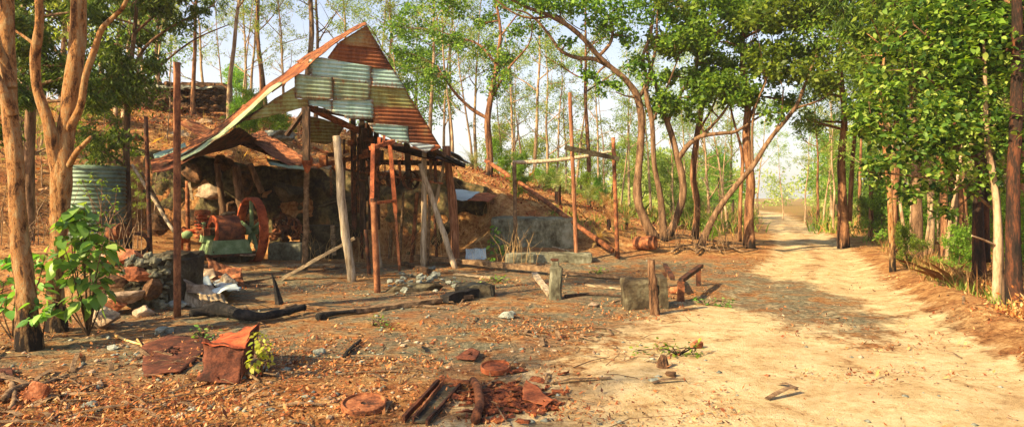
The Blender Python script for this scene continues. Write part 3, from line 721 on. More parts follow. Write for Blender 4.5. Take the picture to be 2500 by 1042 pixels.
# ------------------------------------------------------------------ stamp battery and line shaft
sb_=thing('stamp_battery','dark rusted ore stamping machine under the gable of the shed','machine',on(880,15.6))
def bx(c,s,mat,parent,name,rot=None,jit=.006,**k): return mk(name,MB().box(c,s,rot,jit=jit),mat,parent=parent,**k)
for px in (862,884,902,918): bar(W(px,285+R.uniform(-6,12),15.5),W(px+4,560,15.5),.1,.12,'rust_dark' if px!=884 else 'timber_dark',sb_,'guide_post')
for px,py,w_,h_,ma in ((872,318,.12,.16,'rust'),(893,330,.1,.3,'rust_dark'),(905,345,.16,.16,'rust_dark'),(893,372,.13,.14,'rust'),(790,392,.16,.24,'rust'),(812,378,.2,.09,'rust_dark'),(845,372,.1,.1,'rust'),(836,402,.12,.2,'rust_dark'),(925,380,.2,.24,'rust_dark'),(858,350,.14,.12,'rust')):
    bx(W(px,py,15.2),(w_,.16,h_),ma,sb_,'stamp_block')
for px,t in ((840,340),(858,356),(873,336)): mk('stamp_stem',MB().tube([W(px,t,15.1),W(px+2,520,15.1)],.022,10),'rust_dark',parent=sb_,smooth=True)
bar(W(775,405,15.3),W(935,372,15.3),.1,.1,'rust',sb_,'cross_beam'); bar(W(825,385,15.0),W(853,375,15.0),.07,.05,'wood_plank',sb_,'cross_beam')
bar(W(830,345,15.6),W(925,360,15.6),.12,.1,'timber_dark',sb_,'cross_beam'); bar(W(765,360,15.4),W(845,395,15.4),.1,.06,'rust',sb_,'cross_beam')
bar(W(893,300,15.9),W(893,420,15.9),.34,.08,'rust_dark',sb_,'back_plate')
ls=thing('line_shaft','rusty overhead line shaft carrying belt pulleys across the shed','machine',W(940,420,15.0))
A_=W(758,402,15.4);B_=W(1082,448,15.4)
mk('shaft',MB().tube([A_,B_],.026,12),'rust',parent=ls,smooth=True)
mk('coupling',MB().tube([W(782,405,15.35),W(808,409,15.35)],.06,14),'zinc_pale',parent=ls,smooth=True)
def wheel(parent,c,ax,r,wd,mat,spokes,hub=.05,th=.02,name='pulley',smat=None):
    w_=mk(name,MB().lathe(c,ax,[(-wd/2,r-th),(-wd/2,r),(-wd*.2,r+.006),(wd*.2,r+.006),(wd/2,r),(wd/2,r-th)],40,True),mat,parent=parent,smooth=False)
    mb=MB().lathe(c,ax,[(-wd*.6,.001),(-wd*.6,hub),(wd*.6,hub),(wd*.6,.001)],14)
    a=Vector(ax).normalized();u=a.orthogonal().normalized();v=a.cross(u)
    u=(Vector((0,0,1))-a*a.z).normalized(); v=a.cross(u)
    for k in range(spokes):
        an=2*math.pi*k/spokes; d=u*math.cos(an)+v*math.sin(an)
        mb.tube([Vector(c)+d*hub*.8,Vector(c)+d*(r-th*.7)],[hub*.45,hub*.34],8)
    mk('spokes',mb,smat or mat,parent=w_,smooth=True); return w_
axs=Vector((.72,-.69,0))
for px,py,r,wd,ma in ((885,413,.27,.12,'rust_dark'),(940,425,.27,.1,'rust'),(1003,440,.22,.1,'rust_dark'),(960,440,.17,.12,'rust_dark'),(826,409,.12,.12,'rust')):
    wheel(ls,W(px,py,15.35),axs,r,wd,ma,5,hub=.04)
mk('hanger',MB().plank(W(860,360,15.4),W(862,415,15.4),.06,.05),'rust',parent=ls); mk('hanger',MB().plank(W(975,395,15.4),W(978,436,15.4),.06,.05),'rust',parent=ls)
mk('hanger',MB().plank(W(1062,400,15.4),W(1064,446,15.4),.07,.05),'rust_dark',parent=ls)
ch=thing('hanging_chain','rusty chain hanging from the line shaft left of the thick pale post','chain',W(808,470,15.2))
mb=MB()
for i in range(14):
    c=W(808+R.uniform(-1,1),412+i*5,15.2); mb.lathe(c,(1,0,0) if i%2 else (0,1,0),[(-.006,.022),(.006,.022),(.006,.033),(-.006,.033)],10,True)
mk('links',mb,'rust',parent=ch)
mk('rubble_shelf',MB().rock(W(1010,428,17.2),(1.3,.5,.16),3,rough=.5),'stone_tan',label='shelf of sunlit yellow rubble behind the pulley wheels',cat='rubble')
bl=thing('tilted_plank','','',W(820,500,16)); bl['label']='short mossy plank jutting from the wall left of the thick pale post'; bl['category']='plank'
mk('board',MB().plank(W(783,505,16.3),W(842,486,16.0),.2,.03),'concrete_dark',parent=bl)
# ------------------------------------------------------------------ engine
def slab(name,x0,x1,y0,y1,z0,z1,mat,parent=None,jit=.012,rough=.02,seg=7,**k):
    """weathered block: subdivided box with worn faces"""
    vs,fs=[],[]; S_=seg; idx={}
    def vid(i,j,l):
        if (i,j,l) not in idx:
            p=Vector((x0+(x1-x0)*i/S_,y0+(y1-y0)*j/S_,z0+(z1-z0)*l/S_))
            q=Vector((noise.noise(p*3+Vector((5,0,0))),noise.noise(p*3+Vector((0,7,0))),noise.noise(p*3)))*rough
            q+=Vector((noise.noise(p*11),noise.noise(p*11+Vector((3,0,0))),noise.noise(p*11+Vector((0,9,0)))))*rough*.5
            cnt=(i in(0,S_))+(j in(0,S_))+(l in(0,S_))
            if cnt>=2: 
                cc=Vector(((x0+x1)/2,(y0+y1)/2,(z0+z1)/2)); q+=(cc-p).normalized()*rough*(.6+abs(noise.noise(p*5))*2)
            idx[(i,j,l)]=len(vs); vs.append(p+q)
        return idx[(i,j,l)]
    for a in range(S_):
        for b_ in range(S_):
            fs.append([vid(a,b_,0),vid(a,b_+1,0),vid(a+1,b_+1,0),vid(a+1,b_,0)]); fs.append([vid(a,b_,S_),vid(a+1,b_,S_),vid(a+1,b_+1,S_),vid(a,b_+1,S_)])
            fs.append([vid(a,0,b_),vid(a+1,0,b_),vid(a+1,0,b_+1),vid(a,0,b_+1)]); fs.append([vid(a,S_,b_),vid(a,S_,b_+1),vid(a+1,S_,b_+1),vid(a+1,S_,b_)])
            fs.append([vid(0,a,b_),vid(0,a,b_+1),vid(0,a+1,b_+1),vid(0,a+1,b_)]); fs.append([vid(S_,a,b_),vid(S_,a+1,b_),vid(S_,a+1,b_+1),vid(S_,a,b_+1)])
    return mk(name,MB().add(vs,fs),mat,parent=parent,**k)
ep=thing('engine_plinth','low dark concrete plinth with a white edged slab under the old engine','plinth',(-6.5,15.9,0))
slab('block',-7.25,-6.28,15.45,16.9,-.05,.24,'concrete_dark',parent=ep)
mk('edge_slab',MB().plank((-7.05,15.5,.262),(-5.95,15.35,.262),.22,.035,jit=.006),'stone_tan',parent=ep)
for px in (517,533): mk('bolt',MB().tube([W(px,624,15.4),W(px,652,15.4)],.03,8),'concrete',parent=ep)
en=thing('stationary_engine','rusty stationary engine with green bed, red belt drum and big spoked flywheel','engine',(-6.6,15.9,.26))
ax=Vector((-.75,-.66,0)).normalized(); sd_=Vector((.66,-.75,0)); FW=Vector((-6.24,16.0,.79))
rimr=.80
fw=mk('flywheel',MB().lathe(FW,ax,[(-.1,rimr-.055),(-.1,rimr),(.1,rimr),(.1,rimr-.055),(.03,rimr-.085),(-.03,rimr-.085)],64,True),'rust_red',parent=en,smooth=False)
mb=MB().lathe(FW,ax,[(-.14,.001),(-.14,.1),(.15,.1),(.15,.001)],18)
u=Vector((0,0,1)); v=ax.cross(u)
for k in range(5):
    an=math.pi*2*k/5+.06; d=u*math.cos(an)+v*math.sin(an); mb.tube([FW+d*.08,FW+d*.4,FW+d*.71],[.058,.042,.048],8)
mk('spokes',mb,'paint_green',parent=fw,smooth=True)
mk('crankshaft',MB().tube([FW-ax*.35,FW+ax*1.25],.045,14),'rust',parent=en,smooth=True)
DR=FW+ax*.62; DR.z=.80
dr=mk('belt_drum',MB().lathe(DR,ax,[(-.26,.30),(-.26,.36),(-.1,.368),(.1,.368),(.26,.36),(.26,.22),(.2,.2),(.2,.15),(.24,.15)],48),'drum_rust',parent=en,smooth=False)
mk('drum_rim',MB().lathe(DR,ax,[(.255,.37),(.285,.368),(.285,.22),(.255,.22)],48,True),'rust_red',parent=dr)
mk('hub',MB().lathe(DR,ax,[(.2,.001),(.34,.05),(.34,.085),(.1,.09)],20),'timber_dark',parent=dr,smooth=True)
# green bed casting: tapered body built in the engine's own axes
RM=Matrix((ax,sd_,Vector((0,0,1)))).transposed()
def ebox(c,size,mat,name,parent=en,taper=1,jit=.004):
    return mk(name,MB().box(c,size,RM,taper=taper,jit=jit),mat,parent=parent)
bc=FW+ax*.62
eb=ebox(Vector((bc.x,bc.y,.42))+sd_*.02,(.95,.95,.36),'paint_green','bed',taper=.82)
ebox(Vector((bc.x,bc.y,.66))+sd_*-.22+ax*.1,(.75,.36,.22),'paint_green','crankcase',taper=.85)
ebox(Vector((bc.x,bc.y,.265))+sd_*.02,(1.05,1.05,.06),'rust_dark','foot_flange')
cy=FW+ax*.95-sd_*.55
mk('cylinder',MB().lathe((cy.x,cy.y,.62),(0,0,1),sum([[(.075*k,.1),(.075*k+.012,.18),(.075*k+.034,.18),(.075*k+.046,.1)] for k in range(8)],[(0,.1)]),28),'rust_red',parent=en)
mk('cylinder_head',MB().lathe((cy.x,cy.y,1.19),(0,0,1),[(0,.12),(0,.17),(.07,.17),(.1,.1),(.1,.001)],24),'rust_bright',parent=en)
mk('exhaust_pipe',MB().tube([(cy.x-.05,cy.y,.78),(cy.x-.32,cy.y-.12,.78),(cy.x-.42,cy.y-.18,.68),(cy.x-.43,cy.y-.18,.3),(cy.x-.43,cy.y-.18,-.0)],.055,12),'rust_red',parent=en,smooth=True)
mk('carburettor',MB().lathe((cy.x-.5,cy.y+.1,.5),(0,0,1),[(0,.001),(0,.1),(.14,.13),(.2,.07),(.34,.09),(.4,.001)],16),'rust_bright',parent=en,smooth=True)
mk('governor',MB().lathe((cy.x-.2,cy.y-.35,.72),(1,.2,.2),[(-.12,.001),(-.1,.07),(0,.1),(.1,.06),(.13,.001)],16),'paint_green',parent=en,smooth=True)
mk('oil_cup',MB().lathe((cy.x+.14,cy.y-.25,.86),(0,0,1),[(0,.03),(.05,.03),(.06,.055),(.14,.055),(.15,.001)],14),'paint_green',parent=en,smooth=True)
mk('bearing_cap',MB().box(FW+ax*.25+Vector((0,0,-.0)),(.14,.22,.16),RM),'rust',parent=en)
mk('bearing_cap',MB().box(FW+ax*1.05+Vector((0,0,.0)),(.14,.22,.16),RM),'rust',parent=en)
mk('push_rod',MB().tube([FW+ax*1.1+sd_*.1+Vector((0,0,.1)),(cy.x-.16,cy.y-.1,1.12)],.014,8),'rust_dark',parent=en)
for k,(a,b_) in enumerate(((-.38,-.5),(.4,-.5),(.4,.45),(-.38,.45))):
    p=bc+ax*a+sd_*b_; mk('foot_bolt',MB().tube([(p.x,p.y,.27),(p.x,p.y,.37)],.02,8),'rust_dark',parent=en)
mk('bark_slab',MB().plank((cy.x+.25,cy.y+.1,1.02),(cy.x+.72,cy.y-.1,1.22),.22,.04,bow=.03,jit=.02),'wood_plank',label='curled yellowish bark slab lying on top of the old engine',cat='bark')
# second engine remains
p2=thing('broken_engine','heap of brown rusted engine parts on a grey block right of the flywheel','engine',W(690,592,17))
for i,(px,py,s) in enumerate([(680,565,.16),(706,560,.19),(722,578,.14),(695,585,.15),(668,580,.12)]): mk('casting',MB().rock(W(px,py,16.9),(s,s,s*.9),i+50,rough=.6),'rust_dark' if i%2 else 'rust',parent=p2)
wheel(p2,W(718,556,16.8),Vector((-.5,-.8,0)),.24,.09,'rust',5,hub=.05,name='gear_wheel')
wheel(p2,W(684,540,17.0),Vector((-.2,-.9,.1)),.2,.07,'rust_dark',5,hub=.05,name='gear_wheel')
mk('shaft',MB().tube([W(640,572,16.6),W(760,565,17.2)],.03,10),'rust',parent=p2,smooth=True)
x,y=W(705,0,16.9).x,16.9
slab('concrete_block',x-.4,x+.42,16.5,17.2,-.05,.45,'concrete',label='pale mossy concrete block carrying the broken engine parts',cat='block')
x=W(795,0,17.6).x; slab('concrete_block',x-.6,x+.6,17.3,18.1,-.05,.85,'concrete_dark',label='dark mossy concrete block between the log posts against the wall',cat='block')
mk('wooden_stake',MB().plank(W(812,550,17.1),W(816,622,17.1),.1,.07),'wood_plank',label='short yellow stake before the mossy block',cat='stake')
# ------------------------------------------------------------------ water tank
tp=on(232,13.4); r=.54
mb=MB(); prof=[(0,r)]; lam=.085; H_=1.72
k=0
while k*lam/6<H_: prof.append((k*lam/6,r+.014*math.sin(k*math.pi/3))); k+=1
tk=thing('water_tank','blue green corrugated iron rainwater tank behind the forked tree','water tank',tp)
mk('shell',mb.lathe((tp.x,tp.y,tp.z-.05),(0,0,1),prof,56),'tank_iron',parent=tk,smooth=True)
mk('lid',MB().lathe((tp.x,tp.y,tp.z-.05),(0,0,1),[(H_-.02,r+.02),(H_+.02,r+.02),(H_+.05,r-.05),(H_+.09,.001)],40),'tank_iron',parent=tk)
dm=on(287,12.2); mk('oil_drum',MB().lathe((dm.x,dm.y,dm.z+.3),(1,-.5,.1),[(-.16,.001),(-.16,.14),(-.12,.15),(0,.145),(.1,.15),(.16,.14),(.16,.12),(.14,.001)],28),'rust',label='small rusty drum lying beside the water tank',cat='drum')
dm=on(335,12.6); mk('steel_pipe',MB().lathe((dm.x,dm.y,dm.z+.22),(.5,-1,0),[(-.45,.2),(.3,.2),(.32,.22),(.36,.22),(.36,.17),(-.4,.17)],28),'rust_dark',smooth=False,label='dark wide pipe end lying on the platform behind the thin pole',cat='pipe')
dm=on(355,10.4); hy=thing('iron_valve','small rusty iron fitting standing on the block left of the tall pole','valve',(dm.x,dm.y,dm.z))
mk('body',MB().lathe((dm.x,dm.y,dm.z-.02),(0,0,1),[(0,.11),(.04,.11),(.05,.06),(.14,.06),(.16,.085),(.2,.085),(.21,.04),(.3,.03),(.31,.001)],16),'rust',parent=hy)
mk('handwheel',MB().lathe((dm.x,dm.y,dm.z+.27),(0,0,1),[(0,.07),(.015,.08),(.015,.06)],16,True),'rust',parent=hy)
# masonry block at the platform's edge
pb=thing('masonry_block','rough stone and concrete block at the edge of the platform beside the tall pole','block',(-5.0,9.9,0))
slab('core',-5.35,-4.85,9.3,10.6,-.1,.74,'concrete_dark',parent=pb,rough=.07,seg=14)
mb=MB()
for i in range(120): a_=R.random(); mb.rock((-5.42+.62*a_,9.3+R.uniform(-.06,.05)+.25*max(0,a_-.75),R.uniform(-.02,.76)),(R.uniform(.04,.12),.07,R.uniform(.03,.09)),i,rough=.4)
mk('facing_stones',mb,'concrete',parent=pb)
dl=[('big rust red slab stone near the top of the heap','stone_red',300,632,105,40),('red brown block in the middle of the heap','stone_red',330,668,90,44),('flat grey capped stone in the heap','stone_tan',318,722,95,34),('bright orange stone low in the heap','stone_red',278,742,70,46),('dark stone under the red slab','stone_brown',262,690,80,44),('small tan stone at the foot of the block','stone_tan',352,760,50,34),('dark brown stone beside the masonry block','stone_brown',372,700,55,60),('rounded tan stone behind the leafy shrub','stone_tan',235,640,70,36)]
for i,(la,ma,px,py,w_,h_) in enumerate(dl):
    boulder(px,py,8.9+.004*(740-py)+.1,w_*1.15,h_*1.25,ma,200+i,name='stone',label=la+' beside the forked tree',cat='stone',group='stones heaped beside the forked tree',d=.8)
for i,(px,py,w_,h_,la) in enumerate([(240,775,150,75,'long pale brown log shaped boulder below the stone heap')]):
    g=G(px,py+30); mk('boulder',MB().rock((g.x,g.y+.1,g.z+.13),(.37,.18,.17),19,rot=-.45,rough=.2),'stone_tan',label=la,cat='boulder')
# ------------------------------------------------------------------ iron plates and scrap in front
g1=[G(350,925),G(345,850),G(415,822),G(497,828),G(498,868),G(440,915)]
def plate(pts,mat,name,th=.012,rough=.02,**k):
    c=sum(pts,Vector())/len(pts); vs=[];fs=[];n=len(pts);rings=6
    out=[]
    for i in range(n):
        for j in range(6):
            f=j/6; p=pts[i].lerp(pts[(i+1)%n],f); d=(p-c); out.append(p+d*.05*noise.noise(p*6))
    m_=len(out)
    for r_ in range(rings):
        for p in out:
            q=c.lerp(p,(r_+1)/rings); q=q+Vector((0,0,rough*noise.noise(q*5)+th)); vs.append(q)
    vs.append(c+Vector((0,0,th)))
    for r_ in range(rings-1):
        for i in range(m_): fs.append([r_*m_+i,r_*m_+(i+1)%m_,(r_+1)*m_+(i+1)%m_,(r_+1)*m_+i])
    for i in range(m_): fs.append([len(vs)-1,i,(i+1)%m_])
    ob=mk(name,MB().add(vs,fs),mat,smooth=True,**k); s_=ob.modifiers.new('thickness','SOLIDIFY'); s_.thickness=th; return ob
fp=plate([p+Vector((0,0,.02)) for p in g1],'rust_plate','iron_plate',label='flat dark red iron plate lying left of the bent sheet',cat='iron plate')
bs=thing('bent_iron_sheet','thick bent rusty iron sheet standing folded in the foreground litter','iron sheet',G(560,928))
Yb=5.9
def sheetquad(name,P,mat,parent,n=20,wob=.02,th=.006):
    vs=[];fs=[]
    for i in range(n+1):
        for j in range(n+1):
            u,v=j/n,i/n; p=P[0]*(1-u)*(1-v)+P[1]*u*(1-v)+P[2]*u*v+P[3]*(1-u)*v
            e=1 if (i in(0,n) or j in(0,n)) else .4
            p=p+Vector((noise.noise(p*9),noise.noise(p*9+Vector((9,0,0))),noise.noise(p*7+Vector((0,5,0)))))*wob*e; vs.append(p)
    for i in range(n):
        for j in range(n): a=i*(n+1)+j; fs.append([a,a+1,a+n+2,a+n+1])
    ob=mk(name,MB().add(vs,fs),mat,parent=parent,smooth=True); s_=ob.modifiers.new('t','SOLIDIFY'); s_.thickness=th
sheetquad('front_face',[W(492,934,5.72),W(588,930,5.75),W(604,838,5.95),W(498,832,5.9)],'rust_plate',bs,wob=.06)
sheetquad('side_face',[W(588,930,5.75),W(618,872,6.1),W(630,784,6.2),W(600,838,5.95)],'rust_plate',bs,wob=.05)
sheetquad('top_flap',[W(494,838,5.87),W(602,846,5.9),W(632,786,6.28),W(545,822,6.6)],'rust_red',bs,wob=.05)
for i,(px,py,s_,la,ma) in enumerate([(278,852,26,'blue grey','stone_grey'),(335,868,20,'small blue grey','stone_grey'),(222,990,34,'flat grey','stone_grey'),(188,1022,24,'pale flat','stone_tan'),(440,1020,28,'pale triangular','stone_tan'),(245,943,18,'little tan','stone_tan'),(640,905,24,'blue grey rounded','stone_grey'),(700,905,20,'small slate','stone_grey'),(805,1022,24,'round pale','stone_tan'),(905,1032,16,'little pink','stone_red'),(650,990,16,'tiny pale','stone_tan'),(985,845,14,'small white','stone_tan'),(1240,775,44,'mossy flat','stone_grey'),(1330,915,14,'white pebble like','stone_tan'),(1355,858,14,'small chalky','stone_tan'),(1595,930,22,'grey sliver','stone_grey'),(1080,920,14,'small orange','stone_red'),(400,815,40,'pale grey slab','stone_grey'),(430,752,46,'low grey','stone_grey'),(1450,750,24,'white flat','stone_tan'),(780,865,30,'blue slab','stone_grey'),(1640,918,26,'brown stump like','stone_brown')]):
    g=G(px,py); w_=s_*g.y/F
    wh=['under the forked tree','near the yellow straw','in the left foreground','at the bottom left edge','in the bottom foreground left','left of the iron plate','beside the yellow green sapling','right of the sapling','left of the holed disc','just below the holed disc','between the plate and the disc','on the shaded ground','behind the charred plank','right of the plain disc','above the plain disc','near the stump','at the top of the channel frame','at the foot of the masonry block','left of the tall pole foot','near the concrete stub post','on the ash left of the stick','by the green weeds'][i]
    mk('stone',MB().rock((g.x,g.y,g.z+w_*.12),(w_*.75,w_*.6,w_*.38),300+i,rot=R.uniform(0,3)),ma,label=la+' stone lying '+wh,cat='stone',group='loose stones on the ground')
def disc(px,py,rx,label,mat,hole):
    g=G(px,py); r_=rx*g.y/F; t=thing('iron_disc',label,'iron disc',g,'rusty iron discs'); q=(g.x,g.y,g.z+.055); a=(R.uniform(-.05,.05),-.13,1)
    pr=[(-.03,r_),(.012,r_),(.016,r_*.97),(.016,r_*.92),(.0,r_*.9),(.0,r_*.3),(.006,r_*.14)]
    if hole: pr+=[(-.02,r_*.13)]
    else: pr+=[(.008,.001)]
    mk('disc',MB().lathe(q,a,pr,44),mat,parent=t)
    if hole: mk('hub_hole',MB().lathe(q,a,[(.0,r_*.14),(-.002,.001)],20),'charred',parent=t)  # black disc painted as the dark inside the hole, no char
disc(888,1002,54,'rusty round iron disc with a hole in its middle','rust',True)
disc(1210,910,37,'smaller plain orange brown iron disc half buried in litter','rust_bright',False)
cf=thing('channel_iron_frame','rusty channel iron frame lying on the ground at the bottom','iron frame',G(1060,1000))
def gb(p,q,w_,t_,mat,par,name,lift=.03):
    a=G(*p);b_=G(*q); a.z+=lift;b_.z+=lift; return mk(name,MB().plank(a,b_,w_,t_,jit=.003),mat,parent=par)
gb((985,1032),(1070,940),.022,.045,'rust_dark',cf,'rail',.03); gb((1008,1036),(1082,944),.012,.05,'rust',cf,'rail',.035); gb((1042,1042),(1124,950),.018,.045,'rust_dark',cf,'rail',.03)
gb((1072,940),(1146,947),.03,.03,'rust',cf,'cross_bar',.05); gb((1026,1036),(1104,948),.16,.012,'concrete_dark',cf,'web_plate',.02)
sc_=thing('scrap_heap','crumbling heap of rusted sheet scrap and flakes at the bottom centre','scrap',G(1260,985))
mb=MB()
for i in range(150):
    px=R.gauss(1235,56);py=R.gauss(978,24);g=G(px,min(py,1036)); s_=R.uniform(.015,.07)
    mb.plank(g+Vector((0,0,R.uniform(.005,.03))),g+Vector((s_*2,R.uniform(-.1,.1),R.uniform(.0,.035))),s_,.008,jit=.012,seg=3,roll=R.uniform(-.5,.5))
mk('flakes',mb,'rust_flake',parent=sc_,kind='stuff')
sheetquad('curled_sheet',[G(1270,985)+Vector((0,0,.05)),G(1335,1004)+Vector((0,0,.03)),G(1350,990)+Vector((0,0,.04)),G(1285,950)+Vector((0,0,.1))],'rust_bright',sc_,wob=.03)
mk('curved_pipe',MB().tube([G(1160,1038)+Vector((0,0,.04)),G(1172,1005)+Vector((0,0,.06)),G(1166,965)+Vector((0,0,.07)),G(1155,940)+Vector((0,0,.04))],.035,10),'rust',parent=sc_,smooth=True)
def gtube(name,pts,r,mat,label,cat,rough=.1,lift=1,tap=.5,n=8,group=None):
    P=[G(a,b_) for a,b_ in pts]; P=[(p+Vector((0,0,r*lift)),r*(1-(1-tap)*i/max(1,len(P)-1))) for i,p in enumerate(P)]
    mb=MB(); branch(mb,P,n,5,rough); return mk(name,mb,mat,smooth=True,label=label,cat=cat,group=group)
gtube('charred_log',[(465,780),(540,772),(620,790),(690,778),(742,765)],.085,'charred','thick charred black log lying behind the bent iron sheet','log',rough=.5,n=12)
gtube('charred_log',[(690,765),(722,752)],.05,'wood_brown','brown broken tree knot lying on the charred log','wood',rough=.6)
mk('long_plank',MB().plank(G(778,775)+Vector((0,0,.03)),G(1150,732)+Vector((0,0,.06)),.17,.06,jit=.01,seg=16),'wood_brown',label='long brown plank with one charred end lying across the clearing',cat='plank')
gtube('charred_stick',[(775,782),(820,773),(868,768)],.05,'charred','short charred end piece lying against the long plank','wood',rough=.4)
mk('charred_beam',MB().plank(G(1085,742)+Vector((0,0,.08)),G(1175,722)+Vector((0,0,.08)),.15,.12,jit=.015),'charred',label='black charred beam beside the sunken concrete pit',cat='beam')
mk('black_spike',MB().tube([G(682,742),G(672,742)+Vector((0,0,.3)),G(662,742)+Vector((0,0,.47))],[.07,.035,.008],6,.3),'charred',label='pointed black stump spike standing on the slab',cat='stump')
# crumpled iron heap
ci=thing('crumpled_iron','crumpled pale and rusty iron sheets heaped behind the charred log','sheet iron',G(530,745))
rr2=random.Random(5)
for i in range(13):
    px=rr2.uniform(470,575);py=rr2.uniform(690,762);g=G(px,py)+Vector((0,0,rr2.uniform(.02,.26))); a=rr2.uniform(-.8,.8);s_=rr2.uniform(.18,.34)
    u=Vector((math.cos(a),math.sin(a)*.6,rr2.uniform(-.5,.2)))*s_; v=Vector((-math.sin(a)*.6,math.cos(a)*.5,rr2.uniform(.1,.7)))*s_*.8
    quadsheet([g-u-v,g+u-v,g+u+v,g-u+v],['zinc_pale','wood_plank','sheet_brown','wood_pale','stone_tan','rust'][i%6],ci,name='sheet',nw=5 if i%2 else 2,ns=8,amp=.006 if i%2 else 0,wob=.09)
sheetquad('torn_sheet',[G(505,682)+Vector((0,0,.05)),G(530,678)+Vector((0,0,.1)),G(592,735)+Vector((0,0,.16)),G(545,745)+Vector((0,0,.2))],'zinc_pale',ci,wob=.06)
# planks on the ground and leaning
def pk(a,b_,w_,t_,mat,label,name='plank',**k): return mk(name,MB().plank(a,b_,w_,t_,jit=.008,seg=14,**k),mat,label=label,cat='plank')
pk(G(688,684)+Vector((0,0,.03)),W(866,581,12.9),.2,.055,'wood_plank','pale plank propped up against the thick pale log post')
pk(G(585,694)+Vector((0,0,.02)),G(835,656)+Vector((0,0,.03)),.07,.03,'timber_dark','thin dark plank lying on the slab left of the propped plank')
pk(G(480,652)+Vector((0,0,.03)),G(850,650)+Vector((0,0,.03)),.09,.05,'wood_plank','long thin board on the ground before the flywheel')
pk(G(1015,644)+Vector((0,0,.16)),G(1370,672)+Vector((0,0,.1)),.16,.1,'wood_brown','long grey brown beam lying from the posts to the concrete stub')
pk(G(1340,672)+Vector((0,0,.08)),G(1545,684)+Vector((0,0,.04)),.12,.05,'wood_brown','grass edged board continuing right of the long beam')
pk(G(1305,705)+Vector((0,0,.26)),G(1345,725)+Vector((0,0,.02)),.1,.05,'wood_pale','short pale plank leaning against the concrete stub post')
pk(G(1110,672)+Vector((0,0,.03)),G(1200,680)+Vector((0,0,.02)),.1,.04,'wood_plank','short board lying beyond the sunken pit')
pk(G(1430,698)+Vector((0,0,.02)),G(1560,712)+Vector((0,0,.02)),.06,.03,'wood_plank','thin board lying left of the concrete blocks')
pk(G(985,648)+Vector((0,0,.05)),G(1050,668)+Vector((0,0,.05)),.12,.08,'timber_dark','dark beam end near the foot of the pale posts')
gtube('dark_stick',[(843,874),(860,855),(880,836)],.028,'charred','short dark stick lying in the middle of the clearing','stick',rough=.3)
gtube('fallen_branch',[(1380,728),(1450,722),(1525,728)],.03,'timber_dark','thin dark branch lying between stub post and concrete block','branch')
gtube('fallen_branch',[(10,985),(30,962),(70,948),(110,945),(165,925)],.032,'wood_brown','forked dead branch lying in the bottom left corner','branch')
gtube('fallen_branch',[(5,925),(28,945),(35,985),(25,1005)],.03,'wood_brown','short crooked stick standing at the bottom left corner','branch')
gtube('straw_stick',[(282,822),(310,835),(345,845)],.02,'straw','yellow straw coloured stick pointing at the iron plate','stick')
gtube('straw_stick',[(335,830),(348,850),(356,866)],.012,'straw','small curved straw stick near the iron plate','stick')
gtube('fallen_branch',[(1290,590),(1330,600),(1390,615)],.02,'wood_pale','pale twig lying before the big concrete tank','branch')
g=G(95,975); mk('red_stone',MB().rock((g.x,g.y,g.z+.05),(.15,.1,.1),77),'stone_red',label='dark red brick like stone under the forked dead branch',cat='stone')
g=G(20,925); plate([G(-20,905)+Vector((0,0,.03)),G(30,908)+Vector((0,0,.03)),G(35,935)+Vector((0,0,.03)),G(-20,940)+Vector((0,0,.03))],'rust_plate','iron_plate',label='small dull red plate at the left edge',cat='iron plate')
plate([G(1112,880)+Vector((0,0,.03)),G(1150,866)+Vector((0,0,.05)),G(1172,872)+Vector((0,0,.05)),G(1160,888)+Vector((0,0,.03))],'rust_plate','iron_plate',label='small pinkish plate lying in the middle foreground',cat='iron plate')
gtube('sawn_stump',[(1617,895),(1612,893)],.09,'wood_red','small brown stump beside green weeds in the middle ground','stump') if False else None
g=G(1617,895); mk('sawn_stump',MB().tube([g-Vector((0,0,.05)),g+Vector((0,0,.05)),g+Vector((.01,0,.11))],[.075,.055,.03],10,.5),'rotten_wood',label='small brown stump beside the green weeds on the clearing',cat='stump')
g=G(1700,850); mk('red_stone',MB().rock((g.x,g.y,g.z+.04),(.09,.07,.06),78),'stone_red',label='red brown stone right of the green weeds',cat='stone')
# ------------------------------------------------------------------ concrete remains
ct=thing('concrete_tank','big dark weathered concrete tank wall standing on the bank behind the poles','concrete block',(0,17.4,0))
a=W(1198,0,17).x; b_=W(1404,0,17).x
slab('tank_wall',a,b_,16.9,18.1,.1,1.06,'concrete',parent=ct,rough=.04,seg=16)
slab('pilaster',b_-.62,b_-.5,16.95,17.05,.1,1.0,'concrete',parent=ct,rough=.02)
a=W(1235,0,15.6).x; b_=W(1447,0,15.6).x
slab('concrete_kerb',a,b_,15.45,16.1,-.1,.27,'concrete',label='low grey concrete footing in front of the big tank wall',cat='block',rough=.035,seg=14)
x=W(1357,0,10.4).x; cs=thing('concrete_stub','short weathered concrete stub post with a notched iron topped head','post',(x,10.4,0))
slab('shaft',x-.1,x+.1,10.3,10.5,-.08,.52,'concrete',parent=cs,rough=.02); slab('head',x-.065,x+.05,10.33,10.46,.5,.6,'concrete',parent=cs,rough=.02)
mk('iron_cap',MB().box((x-.02,10.39,.62),(.12,.1,.03)),'rust_dark',parent=cs)
x=W(1560,0,9.6).x
slab('concrete_block',x-.24,x+.2,9.45,9.8,-.08,.42,'concrete_dark',label='square mossy concrete block left of the rotten wooden post',cat='block',rough=.03,seg=10)
x=W(1614,0,9.7).x
slab('concrete_block',x-.06,x+.07,9.5,9.95,-.08,.45,'concrete_dark',label='narrow concrete block right of the rotten wooden post',cat='block',rough=.03,seg=10)
post(1590,634,1600,785,9.0,27,'rotten_wood',name='rotten_post',label='rotten red brown wooden post between the two concrete blocks',cat='post',rough=.3,taper=.6,n=12)
ir=thing('iron_rail','low rusty angle iron rail on two legs beside the road','rail',G(1665,735))
